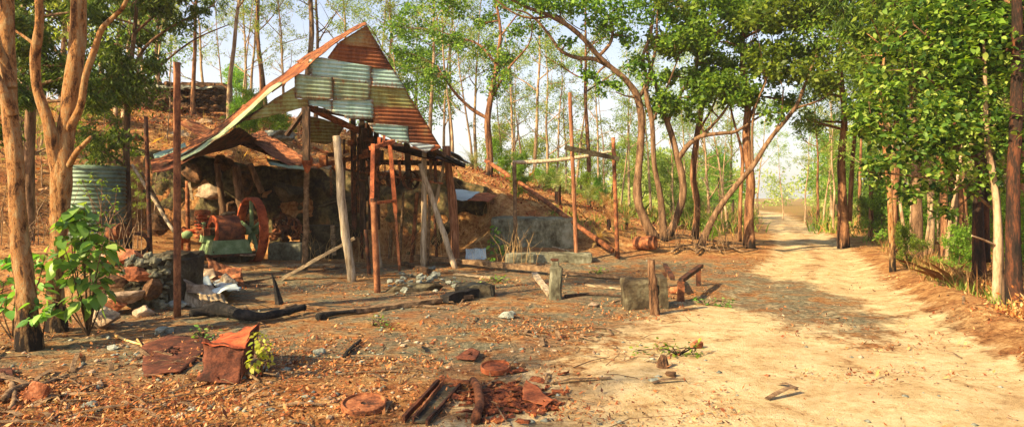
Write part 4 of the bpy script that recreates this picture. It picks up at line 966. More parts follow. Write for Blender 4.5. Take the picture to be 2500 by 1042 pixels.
def pgp(px,py,dz): g=G(px,py); g.z+=dz; return g
A1=pgp(1662,735,0);A2=pgp(1705,698,0)
bar(A1+Vector((0,0,-.05)),A1+Vector((0,0,.30)),.09,.09,'rust',ir,'leg'); bar(A2+Vector((0,0,-.05)),A2+Vector((0,0,.33)),.07,.07,'rust_dark',ir,'leg'); bar(A1+Vector((0,0,.31)),A2+Vector((.05,0,.36)),.08,.06,'rust_dark',ir,'top_bar')
ir2=thing('iron_rail','short rusty rail on one leg behind the rotten wooden post','rail',G(1622,700))
A1=pgp(1622,702,0); bar(A1+Vector((0,0,-.05)),A1+Vector((0,0,.27)),.07,.07,'rust_dark',ir2,'leg'); bar(A1+Vector((-.12,-1.1,.3)),A1+Vector((.1,.4,.36)),.07,.06,'rust_dark',ir2,'top_bar')
mk('clay_pipe',MB().tube([pgp(1640,718,.06),pgp(1660,716,.06)],.06,14),'stone_red',smooth=True,label='short red clay pipe lying behind the low iron rail',cat='pipe')
# sunken pit and rubble mound
sp_=thing('concrete_pit','low dark concrete pit wall with a rubble mound beside the charred beam','pit',G(1150,728))
a=W(1108,0,10.6).x;b_=W(1205,0,10.6).x
slab('pit_wall',a,b_,10.5,10.9,-.1,.2,'concrete_dark',parent=sp_,rough=.04,seg=12)
mk('mound',MB().rock(G(1010,712)+Vector((0,.3,0)),(.6,.6,.24),9,rough=.4),'concrete_dark',parent=sp_)
mb=MB()
for i in range(46):
    g=G(R.gauss(1035,48),R.gauss(692,13)); s_=R.uniform(.04,.11); mb.rock(g+Vector((0,0,R.uniform(0,.12))),(s_,s_,s_*.6),i)
mk('rubble',mb,'stone_grey',parent=sp_,kind='stuff')
sheetquad('pale_sheet',[G(1135,640)+Vector((0,0,.03)),G(1188,642)+Vector((0,0,.03)),G(1186,640)+Vector((0,.1,.26)),G(1140,636)+Vector((0,.1,.24))],'zinc_pale',None,wob=.04) if False else None
ps=thing('white_iron_sheet','pale crumpled iron sheet standing on the ground left of the tank','sheet iron',G(1160,632))
quadsheet([G(1136,634)+Vector((0,0,.0)),G(1186,634),G(1186,634)+Vector((0,.2,.26)),G(1136,634)+Vector((0,.15,.24))],'zinc_pale',ps,name='sheet',nw=9,wob=.08)
bsn=thing('bank_roof_sheet','blue white and orange roof sheet lying on the bank right of the shed','sheet iron',W(1150,480,17.6))
quadsheet([W(1104,486,16.9),W(1112,462,18.6),W(1172,470,18.6),W(1140,490,16.9)],'zinc_pale',bsn,name='sheet',nw=10)
quadsheet([W(1140,489,16.9),W(1172,470,18.6),W(1215,476,18.6),W(1192,492,16.9)],'rust_bright',bsn,name='sheet',nw=10)
g=G(730,625); quadsheet([g,g+Vector((.35,0,0)),g+Vector((.3,.3,.12)),g+Vector((0,.3,.1))],'zinc_pale',None,name='iron_scrap',nw=4,cat='sheet iron')
bpy.data.objects['iron_scrap']['label']='small pale scrap of sheet iron left of the propped plank'
# ------------------------------------------------------------------ poles on the bank
post(1391,226,1408,615,15.8,11,'wood_red',name='steel_pole',rough=.03,label='tall thin rusty pole rising above the concrete tank',cat='pole')
post(1497,336,1508,610,16.2,11,'rust',name='steel_pole',rough=.03,label='shorter thin rusty pole right of the tall bank pole',cat='pole')
mk('cross_plank',MB().plank(W(1379,360,15.6),W(1511,388,16.0),.11,.05,up=(0,-1,0)),'concrete_dark',label='dark plank nailed between the two bank poles',cat='plank')
mk('iron_bracket',MB().tube([W(1496,365,16.1),W(1505,392,16.1),W(1512,388,16.1)],[.06,.05,.01],4),'rust_dark',label='dark iron bracket at the top of the shorter bank pole',cat='bracket')
mb=MB(); branch(mb,[(W(1252,396,16.6),.045),(W(1310,395,16.5),.05),(W(1400,386,16.3),.045),(W(1500,368,16.1),.03)],8,6,.12)
mk('wooden_rail',mb,'wood_pale',smooth=True,label='long pale bowed rail resting across the bank poles',cat='rail')
post(1256,395,1258,430,16.6,11,'wood_brown',name='wooden_post',label='short forked post holding the left end of the pale rail',cat='post',rough=.1)
mb=MB(); mb.tube([W(1186,392,20.5),W(1260,440,19.6),W(1330,490,18.3),W(1395,540,17.0),W(1496,612,15.9)],.065,12,.02)
mk('steel_pipe',mb,'rust',smooth=True,label='long rusty pipe running down the bank behind the tank',cat='pipe')
g=G(1575,612); mk('oil_drum',MB().lathe(g+Vector((0,0,.2)),(1,-.6,.1),[(-.28,.001),(-.28,.17),(-.2,.18),(0,.17),(.2,.18),(.28,.17),(.28,.15),(.24,.14),(.24,.001)],28),'rust',label='rusty drum lying at the foot of the forked trees',cat='drum')
g=G(1598,515); mk('termite_mound',MB().lathe(g-Vector((0,0,.1)),(0,0,1),[(0,.42),(.3,.38),(.6,.3),(.8,.17),(.9,.001)],16),'stone_red',label='red termite mound behind the trunks on the bank',cat='termite mound')
def broadleaf(P,dirs,size,asp=.62,mat='leaf_shrub'):
    vs=[];fs=[]
    for p,d in zip(P,dirs):
        l=size*R.uniform(.4,1.3); d=d.normalized(); s=d.cross(Vector((R.gauss(0,.4),R.gauss(0,.4),1))).normalized(); n=s.cross(d); o=len(vs)
        prof=[(0,.04),(.2,.36),(.45,.5),(.7,.38),(.9,.14)]
        for t,w_ in prof:
            c=p+d*l*t-n*l*.25*t*t
            vs+= [c+s*w_*l*asp+n*l*.07*w_,c,c-s*w_*l*asp+n*l*.07*w_]
        vs.append(p+d*l-n*l*.28)
        for i in range(4):
            a=o+i*3; fs+= [[a,a+1,a+4,a+3],[a+1,a+2,a+5,a+4]]
        fs+= [[o+12,o+13,o+15],[o+13,o+14,o+15]]
    return MB().add(vs,fs)
# ------------------------------------------------------------------ trees with traced limbs
FT='trees with several trunks at the left'
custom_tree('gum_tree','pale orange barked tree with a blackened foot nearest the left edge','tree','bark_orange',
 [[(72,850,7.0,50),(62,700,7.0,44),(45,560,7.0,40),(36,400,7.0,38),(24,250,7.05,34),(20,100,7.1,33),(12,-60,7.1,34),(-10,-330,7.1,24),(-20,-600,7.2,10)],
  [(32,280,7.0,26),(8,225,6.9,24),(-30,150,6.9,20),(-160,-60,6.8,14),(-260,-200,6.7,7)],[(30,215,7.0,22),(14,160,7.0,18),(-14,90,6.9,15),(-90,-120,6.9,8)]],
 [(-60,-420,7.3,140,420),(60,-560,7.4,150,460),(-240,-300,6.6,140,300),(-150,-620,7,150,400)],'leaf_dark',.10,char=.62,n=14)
custom_tree('gum_tree','smooth orange barked tree forking low into two tall limbs beside the broad leaved shrub','tree','bark_orange',
 [[(142,815,8.0,44),(136,690,8.0,38),(142,560,8.0,38),(152,430,8.0,44),(160,330,8.02,44),(176,220,8.05,38),(188,100,8.1,36),(192,0,8.1,32),(205,-160,8.2,26),(230,-420,8.3,10)],
  [(150,450,8.0,34),(132,370,7.95,30),(118,300,7.9,27),(92,220,7.9,24),(86,140,7.9,24),(96,60,7.85,20),(92,-20,7.8,18),(70,-200,7.8,12),(60,-380,7.8,6)],
  [(165,320,8.0,20),(196,262,7.95,18),(208,190,7.9,16),(232,118,7.85,15),(250,70,7.8,13),(285,35,7.8,11),(308,2,7.7,9),(350,-120,7.6,5)],
  [(166,410,8,16),(185,375,7.8,13),(206,352,7.7,11),(222,335,7.6,8)],[(86,110,7.9,9),(56,88,7.9,7),(34,72,7.9,5),(10,40,7.9,3)]],
 [(200,-330,8.3,150,450),(60,-360,7.8,130,360),(360,-240,7.8,90,220),(330,-450,8.6,140,360),(120,-560,8.2,150,400)],'leaf_dark',.10,char=.4,n=14)
# dense dark trees on the slope behind them
def cc(x0,x1,y0,y1,Y0,Y1,n,r,k):
    return [(R.uniform(x0,x1),R.uniform(y0,y1),R.uniform(Y0,Y1),R.uniform(.6,1.2)*r,k) for _ in range(n)]
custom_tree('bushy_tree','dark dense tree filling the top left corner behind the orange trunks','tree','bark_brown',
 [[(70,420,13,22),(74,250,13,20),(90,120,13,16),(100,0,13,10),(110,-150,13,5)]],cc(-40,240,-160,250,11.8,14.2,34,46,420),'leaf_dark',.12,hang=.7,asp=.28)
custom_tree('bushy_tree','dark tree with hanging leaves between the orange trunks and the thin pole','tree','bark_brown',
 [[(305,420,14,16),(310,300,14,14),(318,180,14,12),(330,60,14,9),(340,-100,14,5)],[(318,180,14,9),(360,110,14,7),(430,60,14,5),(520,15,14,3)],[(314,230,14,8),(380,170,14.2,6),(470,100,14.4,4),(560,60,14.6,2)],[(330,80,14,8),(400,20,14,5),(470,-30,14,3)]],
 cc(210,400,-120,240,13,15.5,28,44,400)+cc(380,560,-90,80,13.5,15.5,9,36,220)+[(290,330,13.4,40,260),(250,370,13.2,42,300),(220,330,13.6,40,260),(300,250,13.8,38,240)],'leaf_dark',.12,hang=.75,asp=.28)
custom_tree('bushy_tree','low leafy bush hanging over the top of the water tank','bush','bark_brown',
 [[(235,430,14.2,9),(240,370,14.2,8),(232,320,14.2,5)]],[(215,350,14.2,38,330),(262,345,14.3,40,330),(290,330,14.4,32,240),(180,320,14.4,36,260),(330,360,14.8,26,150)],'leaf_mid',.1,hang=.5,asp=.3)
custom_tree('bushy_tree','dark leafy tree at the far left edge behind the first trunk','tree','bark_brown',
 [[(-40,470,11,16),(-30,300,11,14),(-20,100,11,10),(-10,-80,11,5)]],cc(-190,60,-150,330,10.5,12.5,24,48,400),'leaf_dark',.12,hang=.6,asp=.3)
def G2(px,Y): return on(px,Y)
# the trees of the middle
custom_tree('ironwood_tree','big grey trunked tree with a long dark limb reaching up left over the sky','tree','bark_brown',
 [[(1600,610,15.6,30),(1578,545,15.6,27),(1556,480,15.6,24),(1562,380,15.6,21),(1566,300,15.6,20),(1556,238,15.5,20),(1530,198,15.4,17),(1492,165,15.3,15),(1462,138,15.2,15),(1425,96,15,14),(1385,62,14.8,13),(1330,34,14.6,12),(1285,18,14.4,9),(1230,-10,14.2,6)],
  [(1490,165,15.3,12),(1452,145,15.3,12),(1410,142,15.3,11),(1370,125,15.2,9),(1345,92,15.2,8),(1315,55,15.1,7),(1280,30,15,5),(1225,20,14.9,3)],
  [(1462,138,15.2,10),(1492,100,15.2,9),(1490,50,15.2,8),(1440,0,15.1,7),(1420,-60,15,4)],
  [(1385,62,14.8,9),(1360,40,14.8,8),(1300,45,14.7,7),(1250,30,14.6,5),(1200,-10,14.5,4)],
  [(1558,240,15.5,12),(1580,200,15.6,11),(1570,140,15.6,9),(1590,80,15.6,7),(1600,0,15.6,5)],
  [(1556,238,15.5,9),(1530,235,15.4,5),(1505,226,15.4,3)]],
 [(1470,60,15,42,330),(1510,20,15,50,420),(1440,10,15,42,330),(1380,10,14.8,38,300),(1330,0,14.6,40,320),(1385,105,15,18,90),(1560,150,15.5,36,220),(1500,200,15.3,24,120),(1450,190,15.3,26,130),(1530,90,15.3,34,220),(1600,40,15.6,48,380),(1420,175,15.2,18,80),(1270,-10,14.5,40,250),(1570,-20,15.5,55,420),(1590,190,15.4,30,170),(1470,225,15.3,14,50)],'leaf_mid',.11,hang=.3,asp=.6,n=12)
custom_tree('ironwood_tree','reddish leaning trunk crossing behind the grey trunked tree with an arched limb to the right','tree','bark_brown',
 [[(1622,612,15.9,24),(1640,560,15.9,22),(1662,500,15.9,21),(1668,450,15.9,20),(1655,390,15.9,19),(1640,330,15.9,17),(1618,270,15.9,15),(1600,200,15.9,12),(1580,120,15.9,9),(1600,20,15.9,6)],
  [(1655,390,15.9,15),(1680,355,15.8,14),(1712,333,15.7,13),(1760,326,15.6,11),(1795,322,15.6,9),(1830,300,15.5,7),(1880,270,15.5,4)],
  [(1712,333,15.7,10),(1745,300,15.7,8),(1775,262,15.7,7),(1800,210,15.7,5),(1815,150,15.7,4)],
  [(1630,300,15.9,11),(1650,250,16,9),(1690,180,16,7),(1720,100,16,5)]],
 cc(1610,1880,20,260,15,16.8,30,42,360)+cc(1600,1900,-60,60,15,16.6,12,52,460)+[(1660,260,15.6,28,190),(1720,250,15.6,28,190),(1690,290,15.6,24,130),(1780,235,15.6,30,200)],'leaf_mid',.11,hang=.3,asp=.6,n=12)
custom_tree('ironwood_tree','slender red brown trunk rising straight between the forked trees','tree','bark_red',
 [[(1695,560,19.8,20),(1702,500,19.8,18),(1692,430,19.8,18),(1700,340,19.8,16),(1712,260,19.8,14),(1700,160,19.8,11),(1720,40,19.8,7)],[(1700,330,19.8,8),(1740,260,19.8,6),(1770,190,19.8,4)],[(1600,420,18.3,1),(1600,421,18.3,1)]],
 cc(1650,1800,-20,170,19,20.6,10,42,280),'leaf_mid',.11,hang=.3,asp=.6)
custom_tree('ironwood_tree','thin dark trunk standing just right of the grey trunked tree','tree','bark_brown',
 [[(1622,560,17.2,22),(1612,480,17.2,17),(1597,400,17.2,15),(1592,300,17.2,14),(1578,220,17.2,13),(1600,120,17.2,8),(1605,20,17.2,5)],[(1592,300,17.2,8),(1630,210,17.2,6),(1660,130,17.2,4)]],
 cc(1560,1700,-30,120,16.6,17.8,8,40,280),'leaf_mid',.11,hang=.3,asp=.6)
custom_tree('ironwood_tree','leaning dark tree slanting up to the right beside the track','tree','bark_brown',
 [[(1702,585,16.8,20),(1748,520,16.8,17),(1800,450,16.8,16),(1838,405,16.8,15),(1880,340,16.8,13),(1940,265,16.7,11),(1962,215,16.7,9),(1990,140,16.6,7),(2010,60,16.5,4)],
  [(1838,405,16.8,9),(1836,340,16.8,8),(1842,270,16.8,6),(1870,200,16.8,4)],[(1880,340,16.8,7),(1905,290,16.8,5),(1912,220,16.8,4)],[(1940,265,16.7,7),(2010,240,16.6,5),(2060,190,16.5,3)]],
 cc(1830,2040,20,210,16,17.4,17,42,300)+cc(1880,2060,-60,30,16,17.4,7,46,330),'leaf_mid',.11,hang=.3,asp=.6)
custom_tree('ironwood_tree','thick red barked trunk at the left edge of the track with a blackened foot','tree','bark_red',
 [[(1830,598,19,32),(1828,540,19,26),(1832,440,19,25),(1822,340,19,22),(1826,240,19,18),(1812,140,19,13),(1820,20,19,8)],[(1806,590,19,12),(1808,480,19,11),(1812,380,19,9),(1790,290,19,6),(1770,200,19,4)],[(1824,300,19,10),(1860,220,19,7),(1890,120,19,5)]],
 cc(1740,1960,60,290,18,20,20,40,300)+cc(1740,1960,-60,60,18,20,8,46,330),'leaf_mid',.11,hang=.3,asp=.6,char=.35)
custom_tree('ironwood_tree','tall reddish tree right of the shed with crown spreading to both sides','tree','bark_red',
 [[(1192,445,22,22),(1196,380,22,19),(1190,300,22,18),(1198,240,22,16),(1212,160,22,13),(1222,80,22,9),(1210,0,22,6)],
  [(1192,290,22,12),(1150,265,22,10),(1112,228,22,8),(1085,190,22,6),(1068,160,22,3)],
  [(1200,240,22,9),(1240,170,22,7),(1290,110,22,4),(1300,60,22,3)],[(1212,160,22,8),(1170,110,22,6),(1110,90,22,4),(1070,75,22,3)],[(1222,90,22,6),(1260,40,22,4)]],
 cc(960,1130,20,200,21,23,15,36,170)+cc(1130,1330,0,230,21,23,15,36,170)+cc(1000,1300,-60,30,21,23,9,42,240)+[(1010,130,22,34,200),(1080,190,21.8,28,140),(980,70,22,34,190)],'leaf_mid',.12,hang=.4,asp=.5,n=10)
# big broad leaved tree on the right
custom_tree('broad_leaved_tree','sunlit broad leaved tree with bright layered foliage on the right','tree','bark_brown',
 [[(2440,640,9.4,22),(2436,540,9.4,19),(2420,400,9.4,18),(2412,300,9.4,16),(2400,160,9.3,13),(2380,20,9.2,9),(2360,-150,9.2,5)],
  [(2420,400,9.4,10),(2340,370,9.2,8),(2240,340,9,6),(2130,300,8.8,4)],[(2436,520,9.4,8),(2340,450,9.2,6),(2230,430,9,5),(2120,420,8.8,3)],[(2412,300,9.4,9),(2320,230,9.2,7),(2230,170,9,4)],[(2405,200,9.4,8),(2300,120,9.2,6),(2230,60,9.1,3)]],
 [(2120,245,8.8,40,75),(2160,225,8.8,36,65),(2200,260,8.9,46,110),(2260,250,9,50,120),(2110,300,8.7,30,50),(2170,330,8.8,42,90),(2230,320,8.9,48,110),(2300,320,9,52,130),(2370,330,9,55,140),(2440,340,9.1,55,130),(2490,300,9.1,50,120),(2120,400,8.8,28,40),(2180,395,8.8,40,70),(2250,390,8.9,44,80),(2320,380,9,40,80),(2420,270,9,55,130),(2330,220,9.1,60,160),(2250,150,9.1,60,150),(2320,110,9.1,60,160),(2400,120,9.1,70,200),(2470,180,9,60,160),(2270,60,9.2,60,140),(2350,20,9.2,70,190),(2450,40,9.2,70,190),(2230,0,9.2,60,130),(2300,-60,9.3,70,170),(2420,-70,9.3,80,200),(2210,110,9,44,80),(2490,420,9,40,70),(2220,470,9.1,34,50),(2300,450,9.1,40,60),(2380,440,9.2,44,70),(2150,440,8.9,28,40),(2330,520,9.3,26,30),(2095,330,8.8,24,36),(2140,180,9,30,50)],
 'leaf_broad',.095,hang='broad',clump=.6)
custom_tree('paperbark_tree','black barked double trunk standing in the dark shade at the right edge','tree','bark_black',
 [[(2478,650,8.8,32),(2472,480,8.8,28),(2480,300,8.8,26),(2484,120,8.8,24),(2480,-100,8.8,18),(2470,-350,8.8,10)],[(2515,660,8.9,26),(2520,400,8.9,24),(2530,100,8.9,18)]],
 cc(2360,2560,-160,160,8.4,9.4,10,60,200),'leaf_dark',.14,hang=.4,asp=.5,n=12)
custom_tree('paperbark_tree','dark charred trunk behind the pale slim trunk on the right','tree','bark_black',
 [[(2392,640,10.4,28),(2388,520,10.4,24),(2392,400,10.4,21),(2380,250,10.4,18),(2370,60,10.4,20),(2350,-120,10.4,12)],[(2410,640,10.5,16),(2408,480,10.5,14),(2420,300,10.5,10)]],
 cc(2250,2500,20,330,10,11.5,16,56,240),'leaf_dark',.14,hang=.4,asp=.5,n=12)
custom_tree('paperbark_tree','pale slim trunk leaning beside the dark charred trunk','tree','bark_pale',
 [[(2432,655,9.0,19),(2436,560,9.0,17),(2426,440,9.0,15),(2410,340,9,13),(2405,200,9,9),(2400,60,9,5)],[(2434,600,9.0,6),(2400,585,8.9,5),(2372,575,8.8,3)]],[(2400,60,9,50,110),(2360,150,9,40,80)],'leaf_light',.14,hang=.3,asp=.55)
custom_tree('stringybark_tree','red barked pair of trunks on the right verge of the track','tree','bark_red',
 [[(2060,545,21,28),(2056,460,21,22),(2054,380,21,21),(2062,280,21,17),(2050,150,21,13),(2060,20,21,8)],[(2074,540,21.2,14),(2080,420,21.2,13),(2090,300,21.2,9),(2110,180,21.2,5)]],
 cc(1960,2180,140,330,20,22.5,18,40,220)+cc(1940,2200,-40,160,20,22.5,18,44,260),'leaf_mid',.12,hang=.6,asp=.35,char=.3)
custom_tree('stringybark_tree','slim pale orange trunk standing alone before the dark woods right of the track','tree','bark_orange',
 [[(2180,575,13.5,15),(2172,480,13.5,13),(2162,380,13.5,11),(2150,270,13.5,9),(2160,120,13.5,6)]],cc(2080,2260,20,260,13,14.5,12,42,170),'leaf_mid',.13,hang=.5,asp=.4)
custom_tree('weeping_tree','drooping dark foliage hanging from the top of the frame above the track','tree','bark_brown',
 [[(2240,585,15,24),(2236,400,15,20),(2226,200,15,17),(2200,20,15,14),(2150,-120,14.6,10),(2060,-160,14.2,5)],[(2205,40,15,10),(2120,-60,14.6,7),(2040,-90,14.2,4)]],
 [(2000,-20,14.2,40,260),(2050,10,14.2,42,300),(2100,40,14.4,40,300),(2140,80,14.5,36,260),(2110,110,14.4,30,180),(2170,20,14.6,44,320),(2080,-30,14.3,50,360),(2210,60,15,44,300),(2160,130,14.6,28,140),(2060,60,14.2,26,140),(2230,130,15,50,300),(2190,200,15,46,260),(2250,230,15,50,280),(2130,-70,14.6,60,360)],'leaf_dark',.17,hang=1.0,asp=.17)
# ------------------------------------------------------------------ the wood behind: eight kinds, copied
P_={}
P_['tall']=[gen_tree('gum_tree',s,11,.105,.42,2.6,5200,.13,'bark_pale','leaf_pale',limbs=9) for s in (1,2)]
P_['tall']+= [gen_tree('gum_tree',s,12,.12,.38,3.0,5600,.13,'bark_brown','leaf_pale',limbs=10,lean=.1) for s in (3,)]
P_['thin']=[gen_tree('sapling',s,7.5,.06,.35,1.4,1700,.12,'bark_pale','leaf_pale',limbs=8,crad=.38,lean=.12) for s in (5,6)]
P_['bushy']=[gen_tree('bushy_tree',s,6.5,.11,.25,2.4,7000,.15,'bark_brown','leaf_pale',limbs=12,crad=.7,asp=.5) for s in (8,)]
P_['bushy']+=[gen_tree('bushy_tree',9,5.8,.10,.18,2.3,7600,.15,'bark_brown','leaf_light',limbs=12,crad=.7,asp=.5)]
P_['red']=[gen_tree('stringybark_tree',s,10,.1,.45,2.3,5200,.14,'bark_red','leaf_mid',limbs=10) for s in (11,12)]
P_['bare']=[gen_tree('bare_tree',s,6.5,.07,.2,1.8,160,.1,'bark_pale','leaf_pale',limbs=9,crad=.3) for s in (14,15)]
P_['low']=[gen_tree('leafy_shrub',s,5.5,.07,.08,2.2,6500,.2,'bark_brown',l,limbs=13,crad=.7,asp=.5) for s,l in ((21,'leaf_mid'),(22,'leaf_light'))]
used=set(); placed=[]
names={'tall':'tall slim gum tree','thin':'thin pale sapling','bushy':'round bushy green tree','red':'red barked forest tree','bare':'almost leafless tree','low':'low leafy shrub'}
def put(kind,px,Y,s=1,rz=None,i=None):
    L_=P_[kind]; i=R.randrange(len(L_)) if i is None else i%len(L_); o=L_[i]
    if (kind,i) in used: o=copy_tree(o)
    else: used.add((kind,i))
    x=(px-1250)/F*Y; o.location=(x,Y,h(x,Y)-.05); o.rotation_euler=(R.uniform(-.04,.04),R.uniform(-.04,.04),R.uniform(0,6.28) if rz is None else rz); k=s
    o.scale=(k,k,k); placed.append((px,Y,kind,o)); return o
# hill crest, left of the gable
for k,px,Y,s in [('tall',345,33,.9),('thin',372,31,1),('tall',392,36,.95),('red',470,29.0,1.0),('thin',545,33,.8),('tall',600,38,.9),('thin',588,31,.9),('tall',648,34,1.15),('red',636,32,.95),('tall',742,30,1.25),('thin',700,36,.9),('tall',770,37,1.05),('bushy',585,44,.7),('thin',420,38,1),('bare',500,31,1.1),('bare',610,34,1.2),('bare',690,31,1.1),('tall',250,26,1),('red',180,22,1),('tall',100,20,1),('bushy',40,17,1.1),('bushy',150,24,1.2),('bushy',330,38,1.1),('thin',280,24,1.1),('tall',20,24,1),('tall',560,27.5,1.0),('tall',860,40,1.15),('thin',905,34,1.2),('bare',300,22,1.1),('bare',60,14,.8)]: put(k,px,Y,s)
# between the gable and the forked trees
for k,px,Y,s in [('tall',1050,30,.95),('thin',1105,27,1.1),('tall',1010,40,.8),('bushy',1020,34,.9),('thin',1155,28,.95),('tall',1160,34,.95),('bare',1085,31,1.1),('tall',1305,30,.95),('thin',1285,33,1),('red',1433,24.5,.95),('thin',1465,29,1),('tall',1380,38,.8),('bare',1340,29,1.1),('bare',1250,31,1.2),('tall',1535,36,.85),('thin',1515,30,.8),('bushy',1490,48,.8),('bushy',1570,52,.9),('bushy',1210,50,.9),('bare',1400,34,1.2),('thin',1355,26,.8),('tall',1262,44,.9),('bushy',1290,56,.9),('bushy',1420,55,.95),('thin',1230,35,1),('tall',1590,40,.9),('bare',1480,38,1.2),('tall',1100,36,1.0),('tall',960,34,.9),('thin',980,30,1.0)]: put(k,px,Y,s)
# behind the forked trees and along the track
for k,px,Y,s in [('thin',1650,30,.8),('bushy',1640,60,.8),('bushy',1700,66,.9),('bushy',1760,58,.75),('tall',1730,38,.9),('thin',1760,34,.8),('bare',1780,30,1),('bare',1730,27,.9),('thin',1912,46,.8),('thin',1965,40,.9),('thin',2010,36,.9),('tall',2030,44,.95),('red',1995,34,.8),('thin',2035,30,.9),('bushy',2045,48,1),('red',2100,30,.9),('tall',2140,38,1),('red',2125,24,.85),('bushy',2110,52,1.1),('tall',1670,44,.95),('tall',1790,50,1),('thin',1690,36,1),('bushy',1600,70,.9),('tall',1850,60,.9)]: put(k,px,Y,s)
# the dark wood at the right
q=random.Random(3)
for i in range(38):
    px=q.uniform(2180,2640); Y=q.uniform(17,46); k=q.choice(['red','red','tall','bushy','thin','thin','bare','thin'])
    put(k,px,Y,q.uniform(.75,1.1))
for k,px,Y,s in [('red',2300,15,.9),('red',2350,17,1),('red',2500,13,1),('bushy',2560,14,1.1),('tall',2270,18,.9),('red',2620,11,1),('bushy',2330,22,1.1),('bushy',2450,19,1.1),('thin',2215,17,.8),('thin',2310,14,.7)]: put(k,px,Y,s)
q=random.Random(13)
for i in range(16): put('low',q.choice([q.uniform(-60,270),q.uniform(570,700)]),q.uniform(20,28),q.uniform(.13,.26))
for i in range(18): put(q.choice(['bare','bare','thin']),q.uniform(-60,420),q.uniform(13.5,22),q.uniform(.2,.42))
for i in range(12): put('low',q.uniform(1180,1760),q.uniform(19,30),q.uniform(.12,.25))
q=random.Random(9)
for i in range(26): put(q.choice(['thin','bare','thin','red']),q.uniform(2120,2560),q.uniform(13.5,24),q.uniform(.55,.95))
for px,Y,s in [(2215,14,.16),(2340,12.4,.17),(2120,25,.28),(2480,12.5,.26)]: put('low',px,Y,s)
for i in range(9): put('low',q.uniform(2120,2640),q.uniform(18,34),q.uniform(.22,.4))
for px,Y,s in [(2060,44,.8),(2095,50,.9),(1640,46,.7),(1760,48,.8)]: put('bushy',px,Y,s,i=1)
# trees outside the frame at the left whose crowns shade the clearing
for k,x,y,s in [('tall',-13,5,.9),('tall',-12,-4,.95)]:
    o=put(k,1250,10,s); o.location=(x,y,h(x,y)-.05); placed.pop(); o['label']='shade tree beyond the left edge, %s'%({-13:'nearest the tank',-15:'bushy one',-9:'closest to the clearing',-18:'farthest out',-12:'behind the viewer'}[x]); o['group']='trees beside the clearing'
ords=['first','second','third','fourth','fifth','sixth','seventh','eighth','ninth','tenth','eleventh','twelfth','thirteenth','fourteenth','fifteenth','sixteenth','seventeenth','eighteenth','nineteenth','twentieth']+['twenty '+x for x in 'first second third fourth fifth sixth seventh eighth ninth'.split()]+['thirtieth']
for lo,hi,where,grp in [(-999,890,'on the hill behind the shed','trees on the hill crest'),(890,1600,'between the gable and the grey forked tree','trees behind the bank'),(1600,2108,'behind the forked trees and the track','trees along the track'),(2108,9999,'in the wood right of the track','trees of the right hand wood')]:
    for k in names:
        S_=sorted([p for p in placed if p[2]==k and lo<=p[0]<hi],key=lambda p:p[0])
        for i,(px,Y,_,o) in enumerate(S_):
            o['label']=((ords[i]+' '+names[k]+' from the left ') if len(S_)>1 else ('only '+names[k]+' '))+where
            o['group']=grp; o['category']='tree'
# ------------------------------------------------------------------ far wood, one mass
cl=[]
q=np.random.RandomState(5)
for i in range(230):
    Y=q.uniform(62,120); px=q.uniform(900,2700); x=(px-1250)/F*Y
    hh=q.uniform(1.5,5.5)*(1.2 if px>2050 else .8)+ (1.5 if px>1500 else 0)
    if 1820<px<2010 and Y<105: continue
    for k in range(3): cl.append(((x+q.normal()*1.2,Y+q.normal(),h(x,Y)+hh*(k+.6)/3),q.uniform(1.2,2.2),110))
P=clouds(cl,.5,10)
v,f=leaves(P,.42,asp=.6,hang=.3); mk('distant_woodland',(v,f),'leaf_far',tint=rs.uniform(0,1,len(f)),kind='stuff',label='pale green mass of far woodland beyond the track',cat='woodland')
# ------------------------------------------------------------------ undergrowth
def scatter(n,fx,fy):
    return fx(n),fy(n)
def ground_leaves(name,X,Y,size,mat,label,cat,asp=.45,lift=.012,tilt=.4):
    n=len(X);Zz=hN(X,Y)+lift*rs.uniform(.3,2.5,n); a=rs.uniform(0,6.28,n); ln=size*rs.uniform(.3,1.25,n)**1.0*rs.choice([.8,1,1.35],n,p=[.5,.38,.12])*(.75+.035*Y)
    d=np.stack([np.cos(a),np.sin(a),rs.normal(0,tilt,n)],1); s=np.stack([-np.sin(a),np.cos(a),rs.normal(0,tilt,n)],1)
    P=np.stack([X,Y,Zz],1); l=ln[:,None]
    v=np.stack([P,P+d*l*.5+s*l*asp/2,P+d*l+np.array([0,0,.01]),P+d*l*.5-s*l*asp/2],1).reshape(-1,3)
    return mk(name,(v,np.arange(4*n).reshape(n,4)),mat,tint=rs.uniform(0,1,n),kind='stuff',label=label,cat=cat)
def pick(n,x0,x1,y0,y1,w,persp=True):
    """points in view coordinates with a density weight"""
    px=rs.uniform(x0,x1,n); u=rs.uniform(0,1,n)
    Y=1/(1/y1+(1/y0-1/y1)*u) if persp else rs.uniform(y0,y1,n)
    X=(px-1250)/F*Y; k=rs.uniform(0,1,n)<w(X,Y); return X[k],Y[k]
def wl(X,Y):
    c=np.clip(vnoise(X,Y,.9,11)*1.9+vnoise(X,Y,.25,12)*1.3-1.5,0,1); rmk=roadm(X,Y)
    hh_=smooth(.1,1,hN(X,Y)); dr=np.clip(vnoise(X,Y,.55,71)*2.2-1.45,0,1)*rmk*.5; return np.clip(dr+(1-rmk*.96)*(c*1.1+.05+.7*hh_+.45*smooth(6.6,5.0,Y)*(1-rmk)),0,1)
X,Y=pick(120000,-150,2650,3.6,34,wl); ground_leaves('leaf_litter',X,Y,.042,'leaf_dry','orange brown dead leaves strewn over the ground','leaf litter')
def wb(X,Y): return smooth(.3,1.2,hN(X,Y))*.9*(1-roadm(X,Y))
X,Y=pick(45000,-100,1750,14,34,wb,False); ground_leaves('leaf_litter',X,Y,.07,'leaf_dry','dead leaves piled on the hill and the bank','leaf litter',tilt=.6,lift=.03)
